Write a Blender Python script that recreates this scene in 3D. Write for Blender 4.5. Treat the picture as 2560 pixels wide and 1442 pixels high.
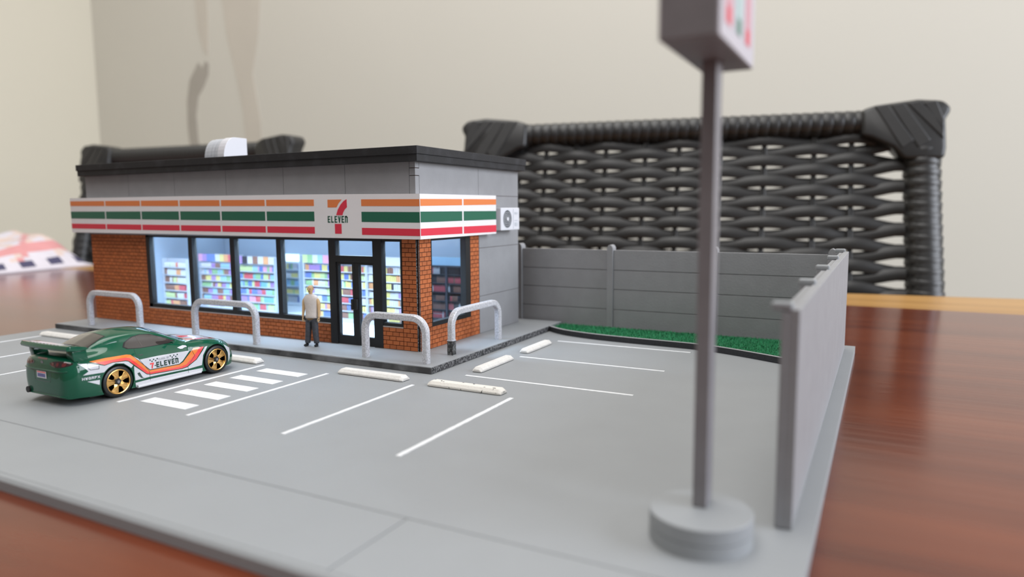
import bpy, bmesh, math, random
from mathutils import Vector, Matrix
from mathutils.bvhtree import BVHTree

# ------------------------------------------------------------------ reset
for o in list(bpy.data.objects):
    bpy.data.objects.remove(o, do_unlink=True)
SC = bpy.context.scene
COL = SC.collection
U = 0.001            # all lengths below are in millimetres
rnd = random.Random(7)

# ------------------------------------------------------------------ camera
cam_d = bpy.data.cameras.new('camera')
cam = bpy.data.objects.new('camera', cam_d); COL.objects.link(cam)
F_PX, YAW, PITCH, ROLL = 1763.84, -0.484956, -0.110784, -0.0064515
CX, CY, CZ = 165.364, -240.796, 68.349
cam_d.sensor_width = 36.0
cam_d.sensor_fit = 'HORIZONTAL'
cam_d.lens = F_PX * 36.0 / 2560.0
cam_d.clip_start = 0.01; cam_d.clip_end = 30
fw = Vector((math.sin(YAW)*math.cos(PITCH), math.cos(YAW)*math.cos(PITCH), math.sin(PITCH)))
rt = Vector((math.cos(YAW), -math.sin(YAW), 0)); up = rt.cross(fw)
r2 = math.cos(ROLL)*rt + math.sin(ROLL)*up; u2 = -math.sin(ROLL)*rt + math.cos(ROLL)*up
M4 = Matrix(((r2.x, u2.x, -fw.x, CX*U), (r2.y, u2.y, -fw.y, CY*U), (r2.z, u2.z, -fw.z, CZ*U), (0, 0, 0, 1)))
cam.matrix_world = M4
cam_d.dof.use_dof = True
cam_d.dof.focus_distance = 0.295
cam_d.dof.aperture_fstop = 9.0
cam_d.dof.aperture_blades = 0
SC.camera = cam

# ------------------------------------------------------------------ world, lights, exposure
SC.view_settings.view_transform = 'Standard'
SC.view_settings.look = 'None'
SC.view_settings.gamma = 1.0
SC.view_settings.use_curve_mapping = False
SC.view_settings.exposure = -0.12
w = bpy.data.worlds.new('world'); SC.world = w; w.use_nodes = True
w.node_tree.nodes['Background'].inputs[0].default_value = (1.0, 0.98, 0.96, 1)
w.node_tree.nodes['Background'].inputs[1].default_value = 0.27

def area(name, loc, target, sx, sy, power, color):
    d = bpy.data.lights.new(name, 'AREA'); d.shape = 'RECTANGLE'; d.size = sx; d.size_y = sy
    d.energy = power; d.color = color
    o = bpy.data.objects.new(name, d); COL.objects.link(o); o.location = loc
    dv = Vector(target) - Vector(loc); o.rotation_euler = dv.to_track_quat('-Z', 'Y').to_euler()
    return o
area('window_daylight', (2.1, 0.30, 0.75), (0, 0.1, 0.0), 1.5, 1.3, 66, (0.86, 0.91, 1.0))
area('overhead_area_light', (-0.35, 0.30, 1.75), (-0.2, 0.45, 0.0), 1.4, 1.4, 27, (1.0, 0.99, 0.96))
area('overhead_area_light', (0.1, -0.95, 1.75), (0.0, -0.2, 0.0), 1.2, 1.0, 17, (1.0, 0.98, 0.96))  # added fill lamp above the camera side, lifts the dim front-facing surfaces
for lx_, ly_ in ((0.55, -0.35), (-0.35, -0.5), (0.9, 0.2)):
    d = bpy.data.lights.new('downlight', 'POINT'); d.energy = 0.9; d.shadow_soft_size = 0.035; d.color = (1, 0.96, 0.9)
    o = bpy.data.objects.new('downlight', d); COL.objects.link(o); o.location = (lx_, ly_, 1.5)
# the shop's own LED strips
for yy_, pw_, tilt in ((30.2, 0.74, -0.35), (64.0, 0.05, 0), (104.0, 0.05, 0)):
    area('shop_led', (-146*U, yy_*U, 61.8*U), (-146*U, yy_*U, 0), 0.236, 0.004, pw_, (0.60, 0.80, 1.0)).rotation_euler = (tilt, 0, 0)

# ------------------------------------------------------------------ materials
def mat(name, col, rough=0.6, metal=0.0, var=0.0, vscale=200.0, bump=0.0, bscale=1500.0, coat=0.0,
        col2=None, thr=None, emit=None, spec=None, stretch=None):
    m = bpy.data.materials.new(name); m.use_nodes = True
    nt = m.node_tree; b = nt.nodes['Principled BSDF']
    b.inputs['Base Color'].default_value = (*col, 1)
    b.inputs['Roughness'].default_value = rough
    b.inputs['Metallic'].default_value = metal
    if coat:
        b.inputs['Coat Weight'].default_value = coat; b.inputs['Coat Roughness'].default_value = 0.04
    if spec is not None: b.inputs['Specular IOR Level'].default_value = spec
    if emit:
        b.inputs['Emission Color'].default_value = (*emit[0], 1); b.inputs['Emission Strength'].default_value = emit[1]
    tc = None
    def vec():
        nonlocal tc
        if tc is None:
            t = nt.nodes.new('ShaderNodeTexCoord')
            if stretch:
                mp = nt.nodes.new('ShaderNodeMapping'); mp.inputs['Scale'].default_value = stretch
                nt.links.new(t.outputs['Object'], mp.inputs['Vector']); tc = mp.outputs[0]
            else: tc = t.outputs['Object']
        return tc
    if var or col2:
        n = nt.nodes.new('ShaderNodeTexNoise'); n.inputs['Scale'].default_value = vscale
        n.inputs['Detail'].default_value = 6
        nt.links.new(vec(), n.inputs['Vector'])
        r = nt.nodes.new('ShaderNodeValToRGB')
        if col2 is None:
            r.color_ramp.elements[0].position = 0.3; r.color_ramp.elements[1].position = 0.7
            r.color_ramp.elements[0].color = (*[c*(1-var) for c in col], 1)
            r.color_ramp.elements[1].color = (*[min(1, c*(1+var)) for c in col], 1)
        else:
            a, b_ = thr or (0.4, 0.6)
            r.color_ramp.elements[0].position = a; r.color_ramp.elements[1].position = b_
            r.color_ramp.elements[0].color = (*col, 1); r.color_ramp.elements[1].color = (*col2, 1)
        nt.links.new(n.outputs['Fac'], r.inputs['Fac']); nt.links.new(r.outputs['Color'], b.inputs['Base Color'])
    if bump:
        n = nt.nodes.new('ShaderNodeTexNoise'); n.inputs['Scale'].default_value = bscale; n.inputs['Detail'].default_value = 4
        nt.links.new(vec(), n.inputs['Vector'])
        bp = nt.nodes.new('ShaderNodeBump'); bp.inputs['Strength'].default_value = bump; bp.inputs['Distance'].default_value = 0.0002
        nt.links.new(n.outputs['Fac'], bp.inputs['Height']); nt.links.new(bp.outputs['Normal'], b.inputs['Normal'])
    return m

GREY = mat('grey_board_paint', (0.270, 0.281, 0.292), 0.55, var=0.018, vscale=60, bump=0.35, bscale=1400)
GREYW = mat('grey_wall_paint', (0.262, 0.262, 0.272), 0.6, var=0.05, vscale=120, bump=0.5, bscale=1200)
GREYP = mat('grey_pole_paint', (0.20, 0.19, 0.20), 0.5, var=0.08, vscale=120, bump=0.3)
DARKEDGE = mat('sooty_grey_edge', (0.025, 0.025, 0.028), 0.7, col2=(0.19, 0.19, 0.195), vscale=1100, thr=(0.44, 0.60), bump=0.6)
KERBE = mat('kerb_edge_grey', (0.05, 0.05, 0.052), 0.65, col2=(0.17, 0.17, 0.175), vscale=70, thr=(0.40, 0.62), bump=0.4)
CURBBLK = mat('curb_black', (0.018, 0.018, 0.020), 0.65, var=0.3, vscale=900, bump=0.6)
CURBTOP = mat('curb_top', (0.30, 0.30, 0.31), 0.6, bump=0.4)
SILVER = mat('speckled_silver', (0.46, 0.46, 0.49), 0.38, metal=0.15, col2=(0.66, 0.66, 0.70), vscale=1500, thr=(0.38, 0.6), bump=0.6, bscale=2500)
SILVERD = mat('blackened_silver', (0.03, 0.03, 0.03), 0.5, col2=(0.22, 0.22, 0.22), vscale=900, thr=(0.45, 0.72), bump=0.6)
WHITEP = mat('white_line_paint', (0.74, 0.75, 0.77), 0.55, bump=0.6, bscale=2500)
CONC = mat('chalk_white_stop', (0.70, 0.68, 0.65), 0.7, var=0.07, vscale=600, bump=0.6)
CONCD = mat('chipped_white_stop', (0.03, 0.03, 0.03), 0.7, col2=(0.70, 0.67, 0.62), vscale=420, thr=(0.335, 0.37), bump=0.7)
BLACKR = mat('black_roof_paint', (0.008, 0.008, 0.010), 0.6, col2=(0.028, 0.028, 0.034), vscale=110, thr=(0.5, 0.75), bump=0.5)
BLACKF = mat('black_frame', (0.006, 0.006, 0.007), 0.55)
BRICK = mat('orange_brick', (0.46, 0.125, 0.034), 0.75, var=0.14, vscale=300, bump=0.4)
BRICK2 = mat('dull_orange_brick', (0.40, 0.108, 0.030), 0.75, var=0.14, vscale=300, bump=0.4)
MORTAR = mat('dark_mortar', (0.085, 0.030, 0.014), 0.85, bump=0.4)
PAPER = mat('white_sign_paper', (0.76, 0.73, 0.74), 0.5, var=0.015, vscale=80)
ORANGE = mat('printed_orange', (0.72, 0.20, 0.055), 0.45)
GREEN = mat('printed_green', (0.010, 0.115, 0.065), 0.4)
RED = mat('printed_red', (0.66, 0.028, 0.060), 0.45)
WHITE = mat('white_plastic', (0.66, 0.66, 0.70), 0.45)
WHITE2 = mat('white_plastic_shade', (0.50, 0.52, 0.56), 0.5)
LEDM = mat('led_strip', (1, 1, 1), emit=((0.6, 0.82, 1.0), 6.0))
INWALL = mat('shop_wall', (0.27, 0.33, 0.41), 0.7)
INFLOOR = mat('shop_floor', (0.72, 0.78, 0.82), 0.35)
SHELFM = mat('shelf_metal', (0.46, 0.50, 0.57), 0.4)
DARKSH = mat('cooler_dark', (0.035, 0.04, 0.055), 0.4)
COOLW = mat('cooler_white', (0.62, 0.70, 0.78), 0.35)
LIT = mat('lit_cooler_header', (0.9, 0.95, 1), emit=((0.62, 0.88, 1.0), 1.3))
GRASSM = mat('green_flock', (0.012, 0.20, 0.075), 0.8, var=0.5, vscale=900)
GRASSB = mat('green_flock_base', (0.008, 0.13, 0.05), 0.9, var=0.4, vscale=900)
RATTAN = mat('dark_brown_synthetic_rattan', (0.017, 0.0165, 0.0165), 0.42, var=0.15, vscale=40, bump=0.25, bscale=700)
RATTAN2 = mat('dark_rattan_binding', (0.021, 0.0205, 0.0205), 0.40, var=0.15, vscale=40, bump=0.25, bscale=700)
LEGM = mat('dark_metal_leg', (0.02, 0.018, 0.017), 0.4)
WALLM = mat('cream_wall_paint', (0.67, 0.64, 0.575), 0.9, var=0.015, vscale=1.6)
WALLL = mat('cream_wall_paint_side', (0.67, 0.63, 0.53), 0.9, var=0.015, vscale=1.6)
STAIN1 = mat('damp_patch_dark', (0.43, 0.395, 0.35), 0.9, var=0.05, vscale=12)
STAIN2 = mat('damp_patch_faint', (0.615, 0.565, 0.495), 0.9, var=0.02, vscale=9)
FLOORM = mat('floor_tiles', (0.35, 0.33, 0.30), 0.4, var=0.05, vscale=3)
CGREEN = mat('green_enamel', (0.003, 0.075, 0.038), 0.30, spec=0.12, coat=0.85)
CWHITE = mat('car_white_print', (0.60, 0.60, 0.64), 0.2, coat=1.0)
CORANGE = mat('car_orange_print', (0.80, 0.21, 0.04), 0.2, coat=1.0)
CRED = mat('car_red_print', (0.80, 0.055, 0.055), 0.2, coat=1.0)
CDGREEN = mat('car_dark_green_print', (0.003, 0.035, 0.028), 0.2, coat=1.0)
CGREYT = mat('car_grey_print', (0.33, 0.34, 0.38), 0.3)
CGLASS = mat('smoked_car_glass', (0.040, 0.032, 0.030), 0.06, coat=1.0)
CSEAT = mat('car_interior', (0.09, 0.075, 0.065), 0.6)
CTAIL = mat('dark_red_tail_light', (0.022, 0.003, 0.004), 0.12, coat=1.0)
CTAILR = mat('red_tail_lens', (0.11, 0.008, 0.010), 0.12, coat=1.0)
CBLACK = mat('car_black_plastic', (0.006, 0.006, 0.006), 0.45)
TYRE = mat('black_tyre', (0.010, 0.010, 0.010), 0.38)
GOLD = mat('gold_rim', (0.72, 0.42, 0.14), 0.22, metal=1.0)
HUB = mat('grey_axle_end', (0.22, 0.22, 0.24), 0.4, metal=0.6)
PLATEW = mat('plate_white', (0.65, 0.65, 0.70), 0.4)
PLATEB = mat('plate_blue', (0.05, 0.05, 0.28), 0.4)
SKIN = mat('figure_skin', (0.66, 0.44, 0.23), 0.5, var=0.06, vscale=600)
SHIRT = mat('figure_shirt', (0.62, 0.56, 0.52), 0.5, var=0.05, vscale=700, bump=0.4)
TROUS = mat('figure_trousers', (0.050, 0.052, 0.062), 0.6, var=0.3, vscale=900, bump=0.4)
SHOE = mat('figure_shoes', (0.008, 0.008, 0.010), 0.5)
HAIRM = mat('figure_hair', (0.60, 0.50, 0.36), 0.55)
CLOTHW = mat('cloth_white', (0.60, 0.56, 0.61), 0.9, var=0.05, vscale=60)
CLOTHP = mat('cloth_pink', (0.60, 0.27, 0.27), 0.9, var=0.05, vscale=60)
CLOTHC = mat('cloth_cream', (0.62, 0.49, 0.44), 0.9, var=0.05, vscale=60)
CLOTHN = mat('cloth_navy', (0.06, 0.055, 0.11), 0.9)

def wood(name, c1, c2, c3, rough, scale):
    m = bpy.data.materials.new(name); m.use_nodes = True; nt = m.node_tree; b = nt.nodes['Principled BSDF']
    t = nt.nodes.new('ShaderNodeTexCoord'); mp = nt.nodes.new('ShaderNodeMapping')
    mp.inputs['Scale'].default_value = (scale*0.09, scale, scale)
    nt.links.new(t.outputs['Object'], mp.inputs['Vector'])
    n = nt.nodes.new('ShaderNodeTexNoise'); n.inputs['Scale'].default_value = 1.0; n.inputs['Detail'].default_value = 8
    n.inputs['Roughness'].default_value = 0.65; n.inputs['Distortion'].default_value = 0.4
    nt.links.new(mp.outputs[0], n.inputs['Vector'])
    r = nt.nodes.new('ShaderNodeValToRGB'); e = r.color_ramp.elements
    e[0].position = 0.30; e[0].color = (*c1, 1); e[1].position = 0.72; e[1].color = (*c3, 1)
    k = e.new(0.5); k.color = (*c2, 1)
    nt.links.new(n.outputs['Fac'], r.inputs['Fac']); nt.links.new(r.outputs[0], b.inputs['Base Color'])
    b.inputs['Roughness'].default_value = rough; b.inputs['Specular IOR Level'].default_value = 0.42
    # long wandering pores
    mp2 = nt.nodes.new('ShaderNodeMapping'); mp2.inputs['Scale'].default_value = (scale*0.35, scale*6, scale*6)
    nt.links.new(t.outputs['Object'], mp2.inputs['Vector'])
    n2 = nt.nodes.new('ShaderNodeTexNoise'); n2.inputs['Scale'].default_value = 1.0; n2.inputs['Detail'].default_value = 4
    nt.links.new(mp2.outputs[0], n2.inputs['Vector'])
    bp = nt.nodes.new('ShaderNodeBump'); bp.inputs['Strength'].default_value = 0.18; bp.inputs['Distance'].default_value = 0.0004
    nt.links.new(n2.outputs['Fac'], bp.inputs['Height']); nt.links.new(bp.outputs['Normal'], b.inputs['Normal'])
    return m
MAHOG = wood('mahogany_veneer', (0.088, 0.016, 0.006), (0.125, 0.026, 0.009), (0.165, 0.038, 0.013), 0.17, 40)
PALEW = wood('pale_edge_wood', (0.34, 0.175, 0.050), (0.42, 0.225, 0.068), (0.47, 0.26, 0.085), 0.35, 16)

def glass_mat(name, tint, refl=0.10):
    m = bpy.data.materials.new(name); m.use_nodes = True; nt = m.node_tree
    nt.nodes.remove(nt.nodes['Principled BSDF'])
    out = nt.nodes['Material Output']; tr = nt.nodes.new('ShaderNodeBsdfTransparent'); gl = nt.nodes.new('ShaderNodeBsdfGlossy')
    tr.inputs[0].default_value = (*tint, 1); gl.inputs['Roughness'].default_value = 0.08
    mx = nt.nodes.new('ShaderNodeMixShader'); fr = nt.nodes.new('ShaderNodeLayerWeight'); fr.inputs[0].default_value = 0.5
    pw = nt.nodes.new('ShaderNodeMath'); pw.operation = 'POWER'; pw.inputs[1].default_value = 4.0
    ml = nt.nodes.new('ShaderNodeMath'); ml.operation = 'MULTIPLY_ADD'; ml.inputs[1].default_value = 0.45; ml.inputs[2].default_value = 0.025
    nt.links.new(fr.outputs['Facing'], pw.inputs[0]); nt.links.new(pw.outputs[0], ml.inputs[0]); nt.links.new(ml.outputs[0], mx.inputs[0]); nt.links.new(tr.outputs[0], mx.inputs[1]); nt.links.new(gl.outputs[0], mx.inputs[2])
    nt.links.new(mx.outputs[0], out.inputs[0]); return m
GLASS = glass_mat('clear_acrylic', (0.97, 0.98, 0.99))

# ------------------------------------------------------------------ mesh helpers
ORG = {}
def thing(name, label, cat, loc=(0, 0, 0), group=None):
    o = bpy.data.objects.new(name, None); COL.objects.link(o); o.empty_display_size = 0.01
    o.location = Vector(loc)*U; o['label'] = label; o['category'] = cat
    if group: o['group'] = group
    ORG[o.name] = Vector(loc); return o

class MB:
    def __init__(s): s.v = []; s.f = []; s.m = []; s.cur = 0
    def add(s, vs, fs):
        k = len(s.v); s.v += [Vector(v) for v in vs]; s.f += [[i+k for i in f] for f in fs]; s.m += [s.cur]*len(fs); return s
    def box(s, x0, x1, y0, y1, z0, z1):
        return s.add([(x0, y0, z0), (x1, y0, z0), (x1, y1, z0), (x0, y1, z0), (x0, y0, z1), (x1, y0, z1), (x1, y1, z1), (x0, y1, z1)],
                     [(0, 3, 2, 1), (4, 5, 6, 7), (0, 1, 5, 4), (1, 2, 6, 5), (2, 3, 7, 6), (3, 0, 4, 7)])
    def prism(s, poly, a0, a1, fn):
        """poly: 2D points; fn(u,v,a)->xyz"""
        n = len(poly); vs = [fn(u, v, a0) for u, v in poly] + [fn(u, v, a1) for u, v in poly]
        fs = [list(range(n))[::-1], list(range(n, 2*n))] + [(i, (i+1) % n, n+(i+1) % n, n+i) for i in range(n)]
        return s.add(vs, fs)
    def rings(s, rs, cap=True, closed=False):
        """loft between rings of equal length"""
        n = len(rs[0]); vs = [p for r in rs for p in r]; fs = []
        k = len(rs)
        for j in range(k if closed else k-1):
            for i in range(n):
                a = j*n+i; b = j*n+(i+1) % n; j2 = (j+1) % k
                fs.append((a, b, j2*n+(i+1) % n, j2*n+i))
        if cap and not closed:
            fs.append(list(range(n))[::-1]); fs.append([(k-1)*n+i for i in range(n)])
        return s.add(vs, fs)
    def tube(s, path, rad, n=8, cap=True, sq=None, flat=None):
        """swept tube; rad number or list; sq = square section half size; flat=(rw,rh,upvector)"""
        P = [Vector(p) for p in path]; rs = []
        ref = Vector((0, 0, 1))
        for i, p in enumerate(P):
            t = (P[min(i+1, len(P)-1)] - P[max(i-1, 0)]).normalized()
            if flat: ref = Vector(flat[2])
            elif abs(t.dot(ref)) > 0.97: ref = Vector((1, 0, 0)) if abs(t.x) < 0.9 else Vector((0, 1, 0))
            a = t.cross(ref).normalized(); b = a.cross(t).normalized()
            r = rad[i] if isinstance(rad, (list, tuple)) else rad
            ring = []
            for k in range(n):
                an = 2*math.pi*k/n
                if flat: ring.append(p + a*math.cos(an)*flat[0] + b*math.sin(an)*flat[1])
                else: ring.append(p + a*math.cos(an)*r + b*math.sin(an)*r)
            ref = b if not flat else ref
            rs.append(ring)
        return s.rings(rs, cap)
    def cyl(s, c, r, h, axis='z', n=24, r2=None):
        c = Vector(c); r2 = r if r2 is None else r2
        ax = {'x': (Vector((0, 1, 0)), Vector((0, 0, 1)), Vector((1, 0, 0))), 'y': (Vector((0, 0, 1)), Vector((1, 0, 0)), Vector((0, 1, 0))),
              'z': (Vector((1, 0, 0)), Vector((0, 1, 0)), Vector((0, 0, 1)))}[axis]
        R = [[c + ax[2]*hh + ax[0]*math.cos(2*math.pi*k/n)*rr + ax[1]*math.sin(2*math.pi*k/n)*rr for k in range(n)] for hh, rr in ((0, r), (h, r2))]
        return s.rings(R)
    def lathe(s, prof, c, axis='x', n=32):
        c = Vector(c); out = []
        for a, r in prof:
            out.append([c + (Vector((a, r*math.cos(2*math.pi*k/n), r*math.sin(2*math.pi*k/n))) if axis == 'x' else
                             Vector((r*math.cos(2*math.pi*k/n), r*math.sin(2*math.pi*k/n), a))) for k in range(n)])
        return s.rings(out)
    def bmesh(s, org, bevel=0, seg=2, smooth=None):
        bm = bmesh.new(); vs = [bm.verts.new((v-org)*U) for v in s.v]
        for f, mi in zip(s.f, s.m):
            try: bf = bm.faces.new([vs[i] for i in f]); bf.material_index = mi
            except ValueError: pass
        bmesh.ops.recalc_face_normals(bm, faces=bm.faces)
        if bevel:
            es = [e for e in bm.edges if len(e.link_faces) == 2 and e.calc_face_angle(0) > 0.5]
            bmesh.ops.bevel(bm, geom=es, offset=bevel*U, segments=seg, affect='EDGES', profile=0.5, clamp_overlap=True)
        if smooth:
            for f in bm.faces: f.smooth = True
            th = math.radians(smooth)
            for e in bm.edges:
                if len(e.link_faces) == 2 and e.calc_face_angle(0) > th: e.smooth = False
        return bm
    def build(s, name, m, parent=None, bevel=0, seg=2, smooth=None, loc=None, kind=None, label=None):
        org = ORG[parent.name] if parent else Vector(loc if loc is not None else (0, 0, 0))
        bm = s.bmesh(org, bevel, seg, smooth); me = bpy.data.meshes.new(name); bm.to_mesh(me); bm.free()
        for mm in (m if isinstance(m, (list, tuple)) else [m]): me.materials.append(mm)
        o = bpy.data.objects.new(name, me); COL.objects.link(o)
        if parent: o.parent = parent; ORG[o.name] = org
        else: o.location = org*U; ORG[o.name] = org
        if kind: o['kind'] = kind
        if label: o['label'] = label
        return o
def tag(o, label, cat, group=None, kind=None):
    o['label'] = label; o['category'] = cat
    if group: o['group'] = group
    if kind: o['kind'] = kind
    return o
def inst(me, name, parent, pos, rotz=0, scale=None):
    o = bpy.data.objects.new(name, me); COL.objects.link(o); o.parent = parent
    o.location = (Vector(pos) - ORG[parent.name])*U; o.rotation_euler = (0, 0, rotz)
    if scale: o.scale = scale
    return o

GL = {'E': [[(1, 1), (0, 1), (0, 0), (1, 0)], [(0, .5), (.85, .5)]], 'L': [[(0, 1), (0, 0), (1, 0)]], 'V': [[(0, 1), (.5, 0), (1, 1)]],
      'n': [[(0, 0), (0, 1)], [(0, .93), (.6, 1), (1, .85), (1, 0)]], '7': [[(0, 1), (1, 1), (.62, .45), (.5, 0)]], '-': [[(.1, .45), (.9, .45)]],
      'H': [[(0, 0), (0, 1)], [(1, 0), (1, 1)], [(0, .5), (1, .5)]], 'W': [[(0, 1), (.25, 0), (.5, .8), (.75, 0), (1, 1)]],
      'G': [[(1, .9), (.2, 1), (0, .8), (0, .15), (.2, 0), (1, 0), (1, .5), (.6, .5)]], 'R': [[(0, 0), (0, 1), (.8, 1), (1, .8), (.8, .5), (0, .5)], [(.5, .5), (1, 0)]],
      'F': [[(0, 0), (0, 1), (1, 1)], [(0, .5), (.8, .5)]], 'X': [[(0, 0), (1, 1)], [(0, 1), (1, 0)]], 'C': [[(1, 1), (0, 1), (0, 0), (1, 0)]],
      'A': [[(0, 0), (.5, 1), (1, 0)], [(.2, .35), (.8, .35)]], 'S': [[(1, 1), (0, 1), (0, .5), (1, .5), (1, 0), (0, 0)]],
      'O': [[(0, 0), (0, 1), (1, 1), (1, 0), (0, 0)]], ' ': []}
def text_quads(txt, x0, y0, wtot, h, th, gap=0.35):
    n = len(txt); cw = wtot/(n + gap*(n-1)); out = []
    for i, ch in enumerate(txt):
        ox = x0 + i*cw*(1+gap)
        for pl in GL[ch]:
            P = [(ox + th/2 + a*(cw-th), y0 + th/2 + b*(h-th)) for a, b in pl]
            for a, b in zip(P[:-1], P[1:]):
                dx, dy = b[0]-a[0], b[1]-a[1]; L = math.hypot(dx, dy) or 1; dx /= L; dy /= L; e = th/2
                out.append([(a[0]-dx*e-dy*e, a[1]-dy*e+dx*e), (a[0]-dx*e+dy*e, a[1]-dy*e-dx*e), (b[0]+dx*e+dy*e, b[1]+dy*e-dx*e), (b[0]+dx*e-dy*e, b[1]+dy*e+dx*e)])
    return out

# ================================================================== ROOM
def struct(name, mb, m, **k):
    o = mb.build(name, m, **k); o['kind'] = 'structure'; return o
FZ = -753.5
wb = struct('wall_back', MB().box(-1945, 2400, 1100, 1160, FZ, 2200), WALLM)
struct('wall_left', MB().box(-2005, -1945, -1500, 1160, FZ, 2200), WALLL)
struct('floor', MB().box(-2005, 2400, -1500, 1160, FZ-20, FZ), FLOORM)
struct('baseboard_back', MB().box(-1945, 2400, 1088, 1100, FZ, FZ+90), WALLL)
struct('baseboard_left', MB().box(-1945, -1933, -1500, 1088, FZ, FZ+90), WALLL)
def blob(pts, y, name, m):
    mb = MB(); c = (sum(p[0] for p in pts)/len(pts), sum(p[1] for p in pts)/len(pts))
    mb.prism(pts, y, y+1.2, lambda a, b, h: (a, h, b)); return mb.build(name, m, wb)
ORG['wall_back'] = Vector((0, 0, 0))
blob([(-1502, 458), (-1492, 470), (-1478, 452), (-1465, 470), (-1452, 462), (-1455, 435), (-1475, 405), (-1500, 380), (-1512, 330), (-1508, 260), (-1490, 215),
      (-1465, 160), (-1528, 160), (-1540, 225), (-1548, 300), (-1545, 370), (-1530, 425)], 1098.9, 'damp_mark', STAIN1)
blob([(-1400, 800), (-1392, 640), (-1376, 520), (-1352, 430), (-1330, 330), (-1322, 160), (-1270, 150), (-1268, 300), (-1290, 420), (-1262, 520), (-1245, 640), (-1240, 800)], 1098.9, 'damp_mark', STAIN2)
blob([(-1500, 800), (-1488, 560), (-1470, 500), (-1452, 480), (-1446, 560), (-1440, 800)], 1098.9, 'damp_mark', STAIN2)

# ================================================================== TABLE
TZ = -3.6
tb = thing('dining_table', 'long glossy mahogany table with a pale wood strip along its far side', 'table', (-150, 100, FZ))
back = [(-1500, 346), (-500, 352), (-260, 372), (60, 396), (100, 402), (145, 416), (265, 432), (480, 459), (760, 494)]
strip = [(-1500, 288), (-500, 294), (-260, 312), (60, 332), (100, 336), (145, 334), (265, 331), (480, 327), (760, 322)]
MB().prism([(-1500, -560), (760, -560)] + strip[::-1], TZ-30, TZ, lambda a, b, h: (a, b, h)).build('tabletop', MAHOG, tb)
MB().prism(strip + back[::-1], TZ-30, TZ, lambda a, b, h: (a, b, h)).build('pale_edge_strip', PALEW, tb, label='pale yellow wood strip along the far side of the tabletop')
MB().box(-1440, 700, -500, 0, TZ-80, TZ-30).build('apron', MAHOG, tb)
for x in (-1400, 620):
    for y in (-470, -75):
        MB().box(x, x+70, y, y+70, FZ, TZ-80).build('leg', MAHOG, tb, bevel=4)

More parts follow.
